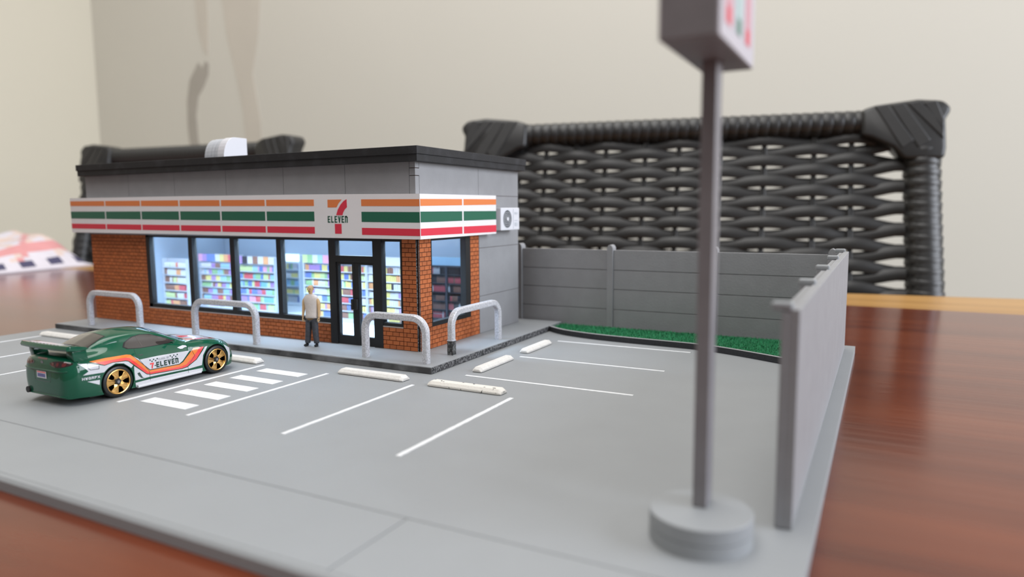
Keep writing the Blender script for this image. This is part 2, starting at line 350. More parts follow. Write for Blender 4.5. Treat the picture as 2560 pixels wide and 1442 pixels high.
# ================================================================== WICKER CHAIRS
CW = 446.0
COLS = [-10, 21.7, 54.9, 82.3, 113.3, 144, 183.3, 215.7, 254.4, 294.6, 338.3, 370.1, 412]
PITCH_Z = 9.6
REC = 0.25
def make_chair(name, label, loc, ang, scale):
    t = thing(name, label, 'chair', (0, 0, 0)); ORG[t.name] = Vector((0, 0, 0)); H0 = -FZ
    # local frame: x along the backrest, y away from the table, z up from the floor; the back leans away
    def Z(z): return H0 + 165 - (160-z)*1.065
    def B(x, y, z): zz = Z(z); return (x, y - REC*(H0+165-zz), zz)
    MB().tube([B(x, 0, 146) for x in (14, 120, 223, 330, 432)], 11.5, 12).build('top_rail', RATTAN, t, smooth=50)
    ys = B(0, 0, -330)[1]; zs = Z(-330)
    for sx, x0 in ((1, 14), (-1, 427)):
        MB().tube([B(x0, 0, 146), B(x0, 0, 60), B(x0-1.5*sx, 0, -60), B(x0-3*sx, 0, -300), (x0-3*sx, ys, zs), (x0, ys+14, zs-200), (x0+2, ys+36, 0)], [14, 15, 15, 15, 15, 13, 12], 12).build('back_post', RATTAN, t, smooth=50)
        MB().tube([(x0+2*sx, ys-330, zs), (x0+2*sx, ys-335, 0)], 13, 12).build('front_leg', LEGM, t, smooth=50)
        MB().tube([B(x0, 0, -165), (x0, ys-40, Z(-165)), (x0, ys-250, Z(-165)), (x0, ys-318, Z(-185)), (x0, ys-330, zs)], 13, 12).build('armrest', RATTAN, t, smooth=50)
    MB().box(10, 435, ys-340, ys+6, zs-18, zs+8).build('seat', RATTAN, t, bevel=8)
    band = MB().rings([[(dx, math.cos(a*math.pi/7)*r, math.sin(a*math.pi/7)*r) for a in range(14)] for dx, r in ((-4.5, 11.6), (-3.4, 12.35), (3.4, 12.35), (4.5, 11.6))], cap=False)
    bm = band.bmesh(Vector((0, 0, 0)), smooth=60); bme = bpy.data.meshes.new('binding_band'); bm.to_mesh(bme); bm.free(); bme.materials.append(RATTAN2)
    x = 54.0
    while x < 392:
        o = inst(bme, 'binding_band', t, B(x, 0, 146)); o.rotation_euler = (0, 0.10, 0); x += 9.2
    for x0, sx in ((14, 1), (427, -1)):
        z = 118.0
        while z > -300:
            xx = x0 - 1.5*sx*max(0, min(1, (60-z)/120)) - 1.5*sx*max(0, min(1, (-60-z)/240))
            o = inst(bme, 'binding_band', t, B(xx, 0, z), scale=(1.06, 1.24, 1.24)); o.rotation_euler = (0, math.pi/2+0.05, 0); z -= 9.6
    TR = [(376, 157), (388, 160.8), (422, 164.6), (442, 162.7), (448.5, 156), (447, 152), (443.6, 146), (443.7, 121), (442, 111), (410, 111), (401, 122), (384, 131), (376, 133)]
    TL = [(CW-a-7, b) for a, b in TR][::-1]
    for poly, s in ((TR, 1), (TL, -1)):
        MB().prism(poly, -15, 15, lambda a, b, h: B(a, h, b)).build('corner_wrap', RATTAN, t, bevel=4, seg=3, smooth=50)
        for k in range(4):
            a0 = 388 + k*13; pts = [(a0-2, 159.5+min(k, 2)), (a0+9, 161+min(k, 2)), (a0+30 if k < 2 else 442, 128 if k < 2 else 138+5*k-8), (a0+20 if k < 2 else 441, 121 if k < 2 else 126+5*k-8)]
            if s < 0: pts = [(CW-7-a, b) for a, b in pts]
            MB().prism(pts, -16.0, -13, lambda a, b, h: B(a, h, b)).build('diagonal_band', RATTAN2, t, bevel=1.2)
    for i in range(44):
        z0 = 131.5 - i*PITCH_Z; pts = []
        for c in range(len(COLS)-1):
            for q in range(6):
                f = q/6; k = (1-math.cos(f*math.pi))/2
                def st(cc):
                    s = 1 if (cc+i) % 2 == 0 else -1; amp = {12: 4.6, 0: 4.2}.get(cc, 1.8)
                    return -s*amp, s*2.6
                a, b = st(c), st(c+1)
                pts.append(B(COLS[c]+(COLS[c+1]-COLS[c])*f, a[1]+(b[1]-a[1])*k, z0 + a[0]+(b[0]-a[0])*k))
        pts.append((424, pts[-1][1], pts[-1][2]))
        MB().tube(pts, 1, 8, flat=(1.5, 6.0, (0, REC, 1))).build('woven_strand', RATTAN, t, smooth=60)
    for c in range(1, 12):
        for dx in (-1.2, 1.2):
            MB().tube([B(COLS[c]+dx, 0, 140), B(COLS[c]+dx-2, 0, 40), B(COLS[c]+dx-7, 0, -325)], 1.25, 6).build('upright_rod', RATTAN, t, smooth=60)
    t.location = Vector(loc)*U; t.rotation_euler = (0, 0, ang); t.scale = scale
    return t
make_chair('wicker_chair', 'dark woven wicker chair behind the model fence, wide open-weave back in full view', (-254.0, 464.7, FZ), math.radians(11.5), (1.063, 1.06, 1.0))
make_chair('wicker_chair', 'dark woven wicker chair almost hidden behind the shop roof, only its top rail showing', (-904.0, 425.5, FZ), math.radians(7.0), (0.850, 0.95, 1.0))

# ================================================================== FOLDED CLOTH
def cloth():
    mb = MB(); nx, ny = 56, 22
    def P(i, j, top=True):
        u, v = i/nx, j/ny
        x = -1180 + u*452 - 62*u*v; y = 344 - (344-200+75*u)*(1-v) + 6*math.sin(u*23)*(1-v)
        e = min(1, v*16)*min(1, (1-v)*8)*min(1, u*12)
        h = (5 + 40*v**0.8 + 4*math.sin(u*17+v*3) + 3*math.sin(u*31+v*9))*math.sqrt(max(0, e))*min(1, (1-u)*7.5)**1.1
        return (x, y, TZ + (h+2.2 if top else 0.3))
    vs = [P(i, j) for i in range(nx+1) for j in range(ny+1)] + [P(i, j, False) for i in range(nx+1) for j in range(ny+1)]
    N = (nx+1)*(ny+1); fs = []; ms = []
    for i in range(nx):
        for j in range(ny):
            a = i*(ny+1)+j; b = a+ny+1
            fs.append((a, b, b+1, a+1))
            if i >= nx-3: m_ = 3 if j % 4 < 2 and i < nx-1 else 0
            elif i in (nx-6, nx-7): m_ = 1
            elif j == 0: m_ = 3 if i % 6 < 3 else 0
            elif j in (4,): m_ = 1
            elif (i+2*j) % 19 in (0, 1) and j > 3: m_ = 1
            elif (i+j) % 7 == 0 or j % 6 == 0: m_ = 2
            elif (i-j) % 23 in (4, 5, 6): m_ = 2
            else: m_ = 0
            ms.append(m_); fs.append((N+a, N+a+1, N+b+1, N+b)); ms.append(0)
    for i in range(nx):
        for j in (0, ny):
            a = i*(ny+1)+j; b = a+ny+1; fs.append((a, N+a, N+b, b)); ms.append(0)
    for j in range(ny):
        for i in (0, nx):
            a = i*(ny+1)+j; fs.append((a, a+1, N+a+1, N+a)); ms.append(0)
    mb.add(vs, fs); mb.m = ms
    o = mb.build('folded_cloth', [CLOTHW, CLOTHP, CLOTHC, CLOTHN], loc=(-960, 300, TZ), smooth=40)
    tag(o, 'folded white cloth with pink stripes and navy squares along its hem, on the table', 'cloth')
cloth()

# ================================================================== BASE BOARD
XL, XR, FY, BY = -271.0, 155.2, -146.2, 144.0
base = thing('base_board', 'grey painted base board marked out as a car park, lying on the table', 'base board', (-60, 0, TZ))
def slab(x0, x1, y0, y1, name='board_panel', m=GREY, bev=0.35):
    return MB().box(x0, x1, y0, y1, TZ, 0).build(name, m, base, bevel=bev, seg=2)
slab(XL, XR, -117.9, BY, bev=0.12)
slab(XL, 73.7, -144.0, -118.15, bev=0.12)
slab(74.0, XR, -144.0, -118.15, bev=0.12)
MB().prism([(FY, TZ), (FY, -0.9), (FY+0.8, -0.1), (-144.2, 0.0), (-144.2, TZ)], XL, XR, lambda a, b, h: (h, a, b)).build('front_edging', GREY, base)
# parking lines with slightly ragged edges
def stripe(x0, y0, x1, y1, wd, name='parking_line', jit=0.10):
    d = Vector((x1-x0, y1-y0)); L = d.length; d /= L; n = Vector((-d.y, d.x)); k = max(2, int(L/1.6)); r = rnd
    A = []; B = []
    for i in range(k+1):
        p = Vector((x0, y0)) + d*(L*i/k)
        A.append(p + n*(wd/2 + r.uniform(-jit, jit))); B.append(p - n*(wd/2 + r.uniform(-jit, jit)))
    mb = MB(); vs = [(p.x, p.y, 0.0) for p in A+B] + [(p.x, p.y, 0.13) for p in A+B]; n_ = k+1; N = 2*n_; fs = []
    for i in range(k):
        fs.append((N+i, N+i+1, N+n_+i+1, N+n_+i)); fs.append((i, i+1, N+i+1, N+i)); fs.append((n_+i, N+n_+i, N+n_+i+1, n_+i+1))
    fs += [(0, N, N+n_, n_), (k, n_+k, N+n_+k, N+k)]
    mb.add(vs, fs); mb.build(name, WHITEP, base)
for x, wd in ((-249.5, 1.5), (-205.6, 1.5), (-164.6, 1.5), (-121.6, 1.5), (-78.0, 1.6), (-40.5, 1.6), (3.6, 1.6), (47.6, 1.7)):
    stripe(x, -86.6, x, -18.0, wd)
for (x0, x1, y) in ((16.8, 86.1, 92.4), (17.0, 85.7, 48.4), (13.7, 86.1, 5.0)):
    stripe(x0, y, x1, y, 1.5)
for y in (-79.2, -65.4, -52.1, -39.4, -25.5):
    stripe(-71.5, y, -47.4, y, 6.0, 'crossing_bar', 0.06)

# ================================================================== PAVEMENT SLAB
HS = 2.9
pv = thing('pavement_slab', 'low grey pavement slab with sooty black edges under the shop', 'pavement', (-135, 60, 0))
pv['kind'] = 'thing'
MB().prism([(XL+1.5, 0.6), (-0.6, 0.6), (-0.6, 118.6), (-0.6, 136.6), (XL+1.5, 136.6)], 0.14, HS, lambda a, b, h: (a, b, h)).build('slab', GREY, pv, bevel=0.25)
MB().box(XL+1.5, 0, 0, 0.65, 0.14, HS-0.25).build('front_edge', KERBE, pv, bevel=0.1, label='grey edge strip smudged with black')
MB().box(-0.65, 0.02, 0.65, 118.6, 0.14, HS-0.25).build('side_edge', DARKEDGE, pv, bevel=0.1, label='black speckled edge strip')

# ================================================================== CURVED CURB AND GRASS
cpts = [(-0.4, 118.4), (6, 113.6), (14.7, 109.1), (30.7, 104.9), (47, 103), (63.1, 102.0), (78, 101.2), (87, 100.2), (98, 97.6), (112, 92), (128.5, 84.2), (140, 77.5), (147.2, 72.5)]
def smooth2(P, k=4):
    out = []
    for i in range(len(P)-1):
        p0, p1, p2, p3 = P[max(i-1, 0)], P[i], P[i+1], P[min(i+2, len(P)-1)]
        for q in range(k):
            t = q/k
            out.append(tuple(0.5*((2*p1[a]) + (-p0[a]+p2[a])*t + (2*p0[a]-5*p1[a]+4*p2[a]-p3[a])*t*t + (-p0[a]+3*p1[a]-3*p2[a]+p3[a])*t**3) for a in range(len(p1))))
    out.append(tuple(P[-1])); return out
cc = smooth2(cpts)
def offs(P, d):
    o = []
    for i in range(len(P)):
        a = Vector(P[max(i-1, 0)][:2]); b = Vector(P[min(i+1, len(P)-1)][:2]); t = (b-a).normalized(); o.append((P[i][0]-t.y*d, P[i][1]+t.x*d))
    return o
ci = offs(cc, 2.0)
n = len(cc); mb = MB()
vs = [(x, y, 0.14) for x, y in cc] + [(x, y, 2.9) for x, y in cc] + [(x, y, 2.9) for x, y in ci] + [(x, y, 0.14) for x, y in ci]
fs = []; ms = []
for i in range(n-1):
    for k, m_ in ((0, 0), (1, 1), (2, 0), (3, 0)):
        a = k*n+i; b = ((k+1) % 4)*n+i; fs.append((a, a+1, b+1, b)); ms.append(m_)
fs += [(0, n, 2*n, 3*n), (n-1, 4*n-1, 3*n-1, 2*n-1)]; ms += [0, 0]
mb.add(vs, fs); mb.m = ms
cb = mb.build('garden_curb', [CURBBLK, CURBTOP], loc=(60, 102, 0.14))
tag(cb, 'curved black-sided curb strip between the car park and the green grass', 'curb', kind='thing')
gp = [(x, y) for x, y in offs(cc, 2.1)]
gpoly = gp[:-1] + [(144.9, 76.2), (144.9, 136.7), (-0.5, 136.7), (-0.5, 121.5)]
gr = MB().prism(gpoly, 0.14, 1.5, lambda a, b, h: (a, b, h))
def inside(x, y, P):
    c = False; j = len(P)-1
    for i in range(len(P)):
        if (P[i][1] > y) != (P[j][1] > y) and x < (P[j][0]-P[i][0])*(y-P[i][1])/(P[j][1]-P[i][1])+P[i][0]: c = not c
        j = i
    return c
k = 0
while k < 15000:
    x = rnd.uniform(0, 144.5); y = rnd.uniform(74, 136.3)
    if not inside(x, y, gpoly): continue
    k += 1
    a = rnd.uniform(0, 6.283); h = rnd.uniform(0.5, 1.5); wd = 0.16; ln = rnd.uniform(0.3, 1.4)
    bx, by = x+math.cos(a)*ln, y+math.sin(a)*ln
    if not inside(bx, by, gpoly): continue
    dx, dy = -math.sin(a)*wd, math.cos(a)*wd
    gr.cur = 1; gr.add([(x+dx, y+dy, 1.4), (x-dx, y-dy, 1.4), (bx, by, 1.4+h)], [(0, 1, 2)])
gr.cur = 0
go = gr.build('grass', [GRASSB, GRASSM], loc=(80, 120, 0.14))
tag(go, 'bright green model grass between the curved curb and the grey fences', 'grass', kind='stuff')

# ================================================================== FENCES
bf_ = thing('panel_fence', 'grey back fence of wide horizontal boards between rounded posts, behind the grass', 'fence', (58, 139, 0))
ZB = [0.15, 11.6, 23.1, 34.1, 45.6]
PX = [-29.0, 28.7, 86.3, 143.4]
MB().box(-27.5, 144, 140.4, 142.6, 0.1, 45.2).build('backing_sheet', GREYW, bf_)
for a, b in zip(PX[:-1], PX[1:]):
    for z0, z1 in zip(ZB[:-1], ZB[1:]):
        MB().box(a+1.85, b-1.85, 138.6, 140.5, z0+0.14, z1-0.14).build('fence_board', GREYW, bf_, bevel=0.12)
for i, x in enumerate(PX):
    poly = [(-1.75, 0.1), (1.75, 0.1), (1.75, 46.6), (1.1, 48.0), (0, 48.5), (-1.1, 48.0), (-1.75, 46.6)]
    MB().prism([(x+a, b) for a, b in poly], 137.3, 142.9, lambda a, b, h: (a, h, b)).build('fence_post', GREYW, bf_, bevel=0.15)
rf_ = thing('panel_fence', 'tall grey side fence standing along the right edge of the board, seen from outside', 'fence', (149, 22, 0))
ZT = 48.5
PY = [-84.6, -31.0, 23.0, 77.0, 131.0]
MB().box(148.6, 150.8, -86.0, 133.5, 0.1, ZT-1.0).build('outer_sheet', GREYW, rf_, bevel=0.15)
for a, b in zip(PY[:-1], PY[1:]):
    for k in range(4):
        z0 = 0.3 + k*(ZT-1.4)/4
        MB().box(146.9, 148.6, a+1.75, b-1.75, z0, z0+(ZT-1.4)/4-0.3).build('fence_board', GREYW, rf_, bevel=0.12)
for y in PY:
    MB().box(145.3 if y > -80 else 147.2, 148.65, y-1.6, y+1.6, 0.1, ZT-1.5 if y < -80 else ZT-0.6).build('fence_post', GREYW, rf_, bevel=0.3)
    MB().box(145.0, 149.4, y-1.7, y+1.7, ZT-1.4, ZT+0.4).build('post_cap', GREY, rf_, bevel=0.5)

# ================================================================== SHOP BUILDING
shop = thing('shop_building', 'brick and grey panel corner shop with lit windows and a black flat roof', 'building', (-145, 75, HS))
BL, BR, BFY, BBY = -268.6, -23.0, 24.8, 124.9
# ---- core walls
core = MB()
Y0, Y1 = 25.25, 27.4
for (x0, x1, z0, z1) in ((BL, -216.4, HS, 56), (-216.4, -76.8, HS, 12.9), (-44.3, -32.6, HS, 13.0), (-32.6, -23.4, HS, 56), (-216.4, -32.6, 55.0, 58)):
    core.box(x0, x1, Y0, Y1, z0, z1)
X0, X1 = -25.6, -23.45
for (y0, y1, z0, z1) in ((25.25, 35.2, HS, 56), (35.2, 70.8, HS, 13.4), (70.8, 80, HS, 56), (35.2, 70.8, 55.0, 58)):
    core.box(X0, X1, y0, y1, z0, z1)
core.box(X0, -23.6, 80, BBY, HS, 90)
core.box(BL, -23.6, BBY-2.2, BBY-0.1, HS, 90)
core.box(BL, BL+2.2, 25.3, BBY, HS, 90)
core.box(BL+0.1, -23.6, 24.4, 26.5, 56, 90); core.box(-25.6, -23.6, 26.0, 82, 56, 90)
core.build('wall_core', MORTAR, shop)
MB().box(BL+2.3, -25.7, 27.5, BBY-2.3, HS+0.02, HS+0.35).build('shop_floor', INFLOOR, shop)
MB().box(BL+2.3, -25.7, 27.5, BBY-2.3, 64.2, 65.2).build('ceiling_panel', INWALL, shop)
MB().box(BL+2.25, -25.7, BBY-2.8, BBY-2.3, HS+0.3, 64.2).build('inner_back_wall', INWALL, shop)
MB().box(BL+2.25, BL+2.8, 27.6, BBY-2.9, HS+0.3, 64.2).build('inner_side_wall', INWALL, shop)
MB().box(-26.2, -25.65, 71.5, BBY-2.9, HS+0.3, 64.2).build('inner_side_wall', INWALL, shop)
for yy in (30.2, 64.0, 104.0):
    MB().box(-264, -28, yy-1.0, yy+1.0, 62.1, 64.15).build('led_strip', LEDM, shop, label='glowing cool white light strip')
# ---- bricks
BW, BH, G = 3.85, 2.10, 0.30
bcache = {}
def brick_mesh(w_, h_, mi):
    key = (round(w_, 2), round(h_, 2), mi)
    if key not in bcache:
        a, b, c = w_/2, h_/2, 0.12
        m_ = MB().add([(-a, 0.45, -b), (a, 0.45, -b), (a, 0.45, b), (-a, 0.45, b), (-a, 0.1, -b), (a, 0.1, -b), (a, 0.1, b), (-a, 0.1, b),
                       (-a+c, 0, -b+c), (a-c, 0, -b+c), (a-c, 0, b-c), (-a+c, 0, b-c)],
                      [(4, 5, 9, 8), (5, 6, 10, 9), (6, 7, 11, 10), (7, 4, 8, 11), (8, 9, 10, 11), (0, 1, 5, 4), (1, 2, 6, 5), (2, 3, 7, 6), (3, 0, 4, 7)])
        bm = m_.bmesh(Vector((0, 0, 0))); me = bpy.data.meshes.new('brick'); bm.to_mesh(me); bm.free()
        me.materials.append((BRICK, BRICK2)[mi]); bcache[key] = (me, m_)
    return bcache[key]
bl = []
def lay(a0, a1, z0, z1, face):
    nr = round((z1-z0)/BH); rh = (z1-z0)/nr
    for r in range(nr):
        z = z0 + r*rh; a = a0; first = (BW/2 if r % 2 else BW); ww = first; cuts = [a0]
        gr_ = (math.floor((z-HS)/BH + 0.5)) % 2
        a = a0 + (BW/2 if gr_ else BW)
        while a < a1-0.8: cuts.append(a); a += BW
        cuts.append(a1)
        for p, q in zip(cuts[:-1], cuts[1:]):
            if q-p > 0.7: bl.append((face, (p+q)/2, z+rh/2, round(q-p-G, 2), round(rh-G, 2)))
lay(BL, -216.5, HS, 55.4, 'f'); lay(-216.5, -77.0, HS, 12.6, 'f'); lay(-48.5+0.2, -32.4, HS, 13.4, 'f'); lay(-32.4, -24.4, HS, 55.4, 'f')
lay(25.9, 35.2, HS, 55.4, 's'); lay(35.2, 70.9, HS, 13.4, 's'); lay(70.9, 79.7, HS, 55.4, 's')
def bpos(b): return Vector((b[1], BFY, b[2])) if b[0] == 'f' else Vector((BR, b[1], b[2]))
bl.sort(key=lambda b: (bpos(b)-Vector((CX, CY, CZ))).length)
for b in bl[:300]:
    me, _ = brick_mesh(b[3], b[4], rnd.randint(0, 1))
    inst(me, 'brick', shop, bpos(b), 0 if b[0] == 'f' else math.pi/2)
rest = MB()
for b in bl[300:]:
    mi = rnd.randint(0, 1); _, m_ = brick_mesh(b[3], b[4], mi); p = bpos(b); rest.cur = mi
    if b[0] == 'f': rest.add([p+v for v in m_.v], m_.f)
    else: rest.add([p+Vector((-v.y, v.x, v.z)) for v in m_.v], m_.f)
if rest.v:
    o = rest.build('brickwork', [BRICK, BRICK2], shop); o['kind'] = 'stuff'
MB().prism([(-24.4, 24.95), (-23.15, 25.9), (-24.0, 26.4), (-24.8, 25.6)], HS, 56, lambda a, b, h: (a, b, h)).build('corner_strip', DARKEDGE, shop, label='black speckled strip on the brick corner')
SILL = mat('pale_sill', (0.42, 0.38, 0.36), 0.6)
MB().box(-216.4, -76.9, 24.75, 26.4, 12.55, 13.0).build('window_sill', SILL, shop)
MB().box(-48.3, -32.5, 24.75, 26.4, 13.4, 13.9).build('window_sill', SILL, shop)
# ---- black frames and glass
def bar(mb, x0, x1, z0, z1, y0=24.9, y1=28.0): mb.box(x0, x1, y0, y1, z0, z1)
fr = MB()
bar(fr, -216.4, -213.4, 13.0, 55.2); bar(fr, -216.4, -76.8, 13.0, 15.2); bar(fr, -216.4, -76.8, 54.0, 55.2)
fr.build('window_frame', BLACKF, shop)
for a, b in ((-179.9, -176.6), (-146.4, -143.0), (-112.2, -109.0)):
    MB().box(a, b, 24.9, 28.0, 15.2, 54.0).build('mullion', BLACKF, shop)
for a, b in ((-213.4, -179.9), (-176.6, -146.4), (-143.0, -112.2), (-109.0, -76.8)):
    MB().box(a, b, 26.8, 27.1, 15.2, 54.0).build('window_pane', GLASS, shop)
fr = MB(); bar(fr, -76.8, -72.4, HS, 55.2, 24.7); bar(fr, -49.4, -44.2, HS, 55.2, 24.7); bar(fr, -72.4, -49.4, 43.6, 46.8, 24.7); bar(fr, -72.4, -49.4, 54.0, 55.2, 24.7)
fr.build('door_frame', BLACKF, shop)
MB().box(-72.4, -49.4, 26.8, 27.1, 46.8, 54.0).build('transom_pane', GLASS, shop)
for a, b, g0, g1 in ((-72.3, -60.95, -71.3, -62.6), (-60.85, -49.5, -58.6, -49.9)):
    dl = MB()
    dl.box(a, g0, 25.2, 27.2, HS+0.1, 43.5); dl.box(g1, b, 25.2, 27.2, HS+0.1, 43.5); dl.box(g0, g1, 25.2, 27.2, HS+0.1, 7.3); dl.box(g0, g1, 25.2, 27.2, 42.5, 43.5)
    d_ = dl.build('door_leaf', BLACKF, shop)
    MB().box(g0, g1, 26.0, 26.3, 7.3, 42.5).build('door_pane', GLASS, d_)
    hx = -61.9 if a < -61 else -59.9
    MB().box(hx-0.9, hx+0.9, 23.7, 25.2, 20.6, 25.8).build('door_handle', BLACKF, d_, bevel=0.3)
fr = MB(); bar(fr, -44.2, -32.5, 13.9, 15.4); bar(fr, -44.2, -32.5, 54.0, 55.2); bar(fr, -33.4, -32.5, 15.4, 54.0)
fr.build('window_frame', BLACKF, shop)
MB().box(-44.2, -33.4, 26.8, 27.1, 15.4, 54.0).build('window_pane', GLASS, shop)
fr = MB()
for y0, y1, z0, z1 in ((35.2, 36.0, 13.4, 55.2), (66.5, 70.9, 13.4, 55.2), (36.0, 66.5, 13.4, 15.4), (36.0, 66.5, 54.2, 55.2)):
    fr.box(-26.4, -23.15, y0, y1, z0, z1)
fr.build('window_frame', BLACKF, shop)
MB().box(-25.4, -25.1, 36.0, 66.5, 15.4, 54.2).build('window_pane', GLASS, shop)
# ---- grey wall panels, joints recessed
J = 0.10
for a, b in zip((BL, -227.2, -186.8, -145.5, -104.0, -63.9), (-227.2, -186.8, -145.5, -104.0, -63.9, -26.3)):
    MB().box(a+J, b-J, 23.7, 24.45, 55.3, 90.6).build('wall_panel', GREYW, shop, bevel=0.08)
def sp(y0, y1, z0, z1): MB().box(-23.7, -23.0, y0+J, y1-J, z0+J, z1-J).build('wall_panel', GREYW, shop, bevel=0.08)
for z0, z1 in ((HS, 22.9), (22.9, 48.5), (48.5, 76.0)): sp(79.8, 124.8, z0, z1)
sp(79.8, 124.8, 76.0, 90.6); sp(26.8, 79.8, 55.3, 90.6)
MB().box(-26.2, -23.0, 23.7, 26.7, 55.3, 84.0).build('corner_block', GREYW, shop, bevel=0.08)
MB().box(-26.2, -22.95, 23.62, 26.9, 84.3, 87.4).build('corner_tab', GREYW, shop, bevel=0.08)
MB().box(-26.2, -23.0, 23.7, 26.7, 87.7, 90.6).build('corner_block', GREYW, shop, bevel=0.08)
# ---- roof
MB().box(-270.0, -18.6, 19.2, 126.8, 93.4, 97.0).build('roof_rim', BLACKR, shop, bevel=0.2)
MB().box(-269.6, -19.1, 19.8, 126.2, 90.3, 93.5).build('roof_soffit', BLACKR, shop, bevel=0.15)
# ---- fascia
def lerp(xs, ys, x):
    if x <= xs[0]: return ys[0]
    for i in range(len(xs)-1):
        if x <= xs[i+1]: return ys[i] + (ys[i+1]-ys[i])*(x-xs[i])/(xs[i+1]-xs[i])
    return ys[-1]
FXS = [-278.6, -177.4, -80.1, -17.8]
FT = [[77.2, 77.0, 76.5, 75.8], [75.4, 74.8, 74.0, 73.4], [72.5, 71.6, 70.9, 70.3], [69.1, 68.8, 68.2, 67.7], [64.9, 64.1, 63.5, 63.0], [61.8, 61.2, 60.8, 60.2], [58.8, 58.1, 57.5, 57.0], [56.4, 56.2, 55.6, 55.5]]
SYS = [19.5, 89.2]
ST = [[75.8, 76.0], [73.5, 74.1], [70.4, 71.2], [67.9, 67.9], [63.1, 63.4], [60.3, 60.5], [57.1, 56.8], [55.4, 55.9]]
fz = lambda k, x: lerp(FXS, FT[k], x)
sz = lambda k, y: lerp(SYS, ST[k], y)
fas = MB(); FXE = -17.8
rs = []
for x in (-278.6, -228, -177.4, -128, -80.1, -48, FXE):
    rs.append([(x, 19.5, fz(7, x)), (x, 19.5, fz(0, x)), (x if x < -20 else -22.9, 23.6, fz(0, x)), (x if x < -20 else -22.9, 24.6, fz(7, x))])
for y in (55, 89.2):
    rs.append([(FXE, y, sz(7, y)), (FXE, y, sz(0, y)), (-22.9, y, sz(0, y)), (-22.9, y, sz(7, y))])
fas.rings(rs)
fascia = fas.build('sign_fascia', PAPER, shop, label='white fascia board with orange, green and red stripes')
PR = 0.07
def fpatch(x0, x1, k0, k1, m, nm):
    mb = MB(); n_ = 6; vs = []
    for i in range(n_+1):
        x = x0+(x1-x0)*i/n_
        vs += [(x, 19.5-PR, fz(k0, x)), (x, 19.5-PR, fz(k1, x)), (x, 19.5, fz(k0, x)), (x, 19.5, fz(k1, x))]
    fs = []
    for i in range(n_):
        a = 4*i; fs += [(a, a+1, a+5, a+4), (a, a+4, a+6, a+2), (a+1, a+3, a+7, a+5)]
    fs += [(0, 2, 3, 1), (4*n_, 4*n_+1, 4*n_+3, 4*n_+2)]
    mb.add(vs, fs).build(nm, m, fascia)
def spatch(y0, y1, k0, k1, m, nm):
    X = FXE
    MB().add([(X+PR, y0, sz(k0, y0)), (X+PR, y0, sz(k1, y0)), (X+PR, y1, sz(k1, y1)), (X+PR, y1, sz(k0, y1)), (X, y0, sz(k0, y0)), (X, y0, sz(k1, y0)), (X, y1, sz(k1, y1)), (X, y1, sz(k0, y1))],
             [(0, 1, 2, 3), (0, 4, 5, 1), (1, 5, 6, 2), (2, 6, 7, 3), (3, 7, 4, 0)]).build(nm, m, fascia)
segs = [(-278.4, -244.6), (-243.6, -211.7), (-210.7, -178.8), (-177.6, -146.1), (-144.9, -113.1), (-112.0, -80.1), (-50.9, -18.0)]
for a, b in segs:
    fpatch(a, b, 1, 2, ORANGE, 'orange_stripe'); fpatch(a, b, 3, 4, GREEN, 'green_stripe'); fpatch(a, b, 5, 6, RED, 'red_stripe')
for a, b in ((19.8, 55.0), (56.4, 89.2)):
    spatch(a, b, 1, 2, ORANGE, 'orange_stripe'); spatch(a, b, 3, 4, GREEN, 'green_stripe'); spatch(a, b, 5, 6, RED, 'red_stripe')
# ---- numeral logo
def flat(poly, m, nm, parent, y=19.5, d=PR):
    MB().prism(poly, y-d, y, lambda a, b, h: (a, h, b)).build(nm, m, parent)
arc = [(-66.2 + 4.6*(1-math.cos(t*math.pi/2)), 70.1 + 0*t) for t in (0, 1)]
cut = [(-61.6, 73.9), (-63.6, 72.4), (-65.3, 70.1)]
flat([(-71.4, 73.8), (-71.4, 70.1), (-65.9, 70.1), (-64.6, 72.0), (-62.6, 73.8)], ORANGE, 'numeral_bar', fascia)
outer_ = [(-59.6, 73.9), (-61.2, 73.1), (-63.3, 71.3), (-65.0, 68.9), (-65.9, 66.4)]; inner_ = [(-62.2, 66.4), (-61.8, 67.6), (-60.9, 69.1), (-59.6, 70.3)]
flat([(-59.6, 73.9), (-61.4, 73.1), (-63.4, 71.4), (-65.2, 69.0), (-66.3, 66.4), (-62.4, 66.4), (-61.9, 67.7), (-61.0, 69.0), (-59.5, 70.2)], RED, 'numeral_stem', fascia)
flat([(-67.3, 62.3), (-67.3, 57.6), (-63.2, 57.6), (-63.2, 62.3)], RED, 'numeral_stem', fascia)
lt = MB()
for q in text_quads('ELEVEn', -71.6, 62.85, 12.3, 3.2, 0.58, 0.34):
    lt.prism(q, 19.5-PR, 19.5, lambda a, b, h: (a, h, b))
lt.build('lettering', GREEN, fascia, label='green word ELEVEn')

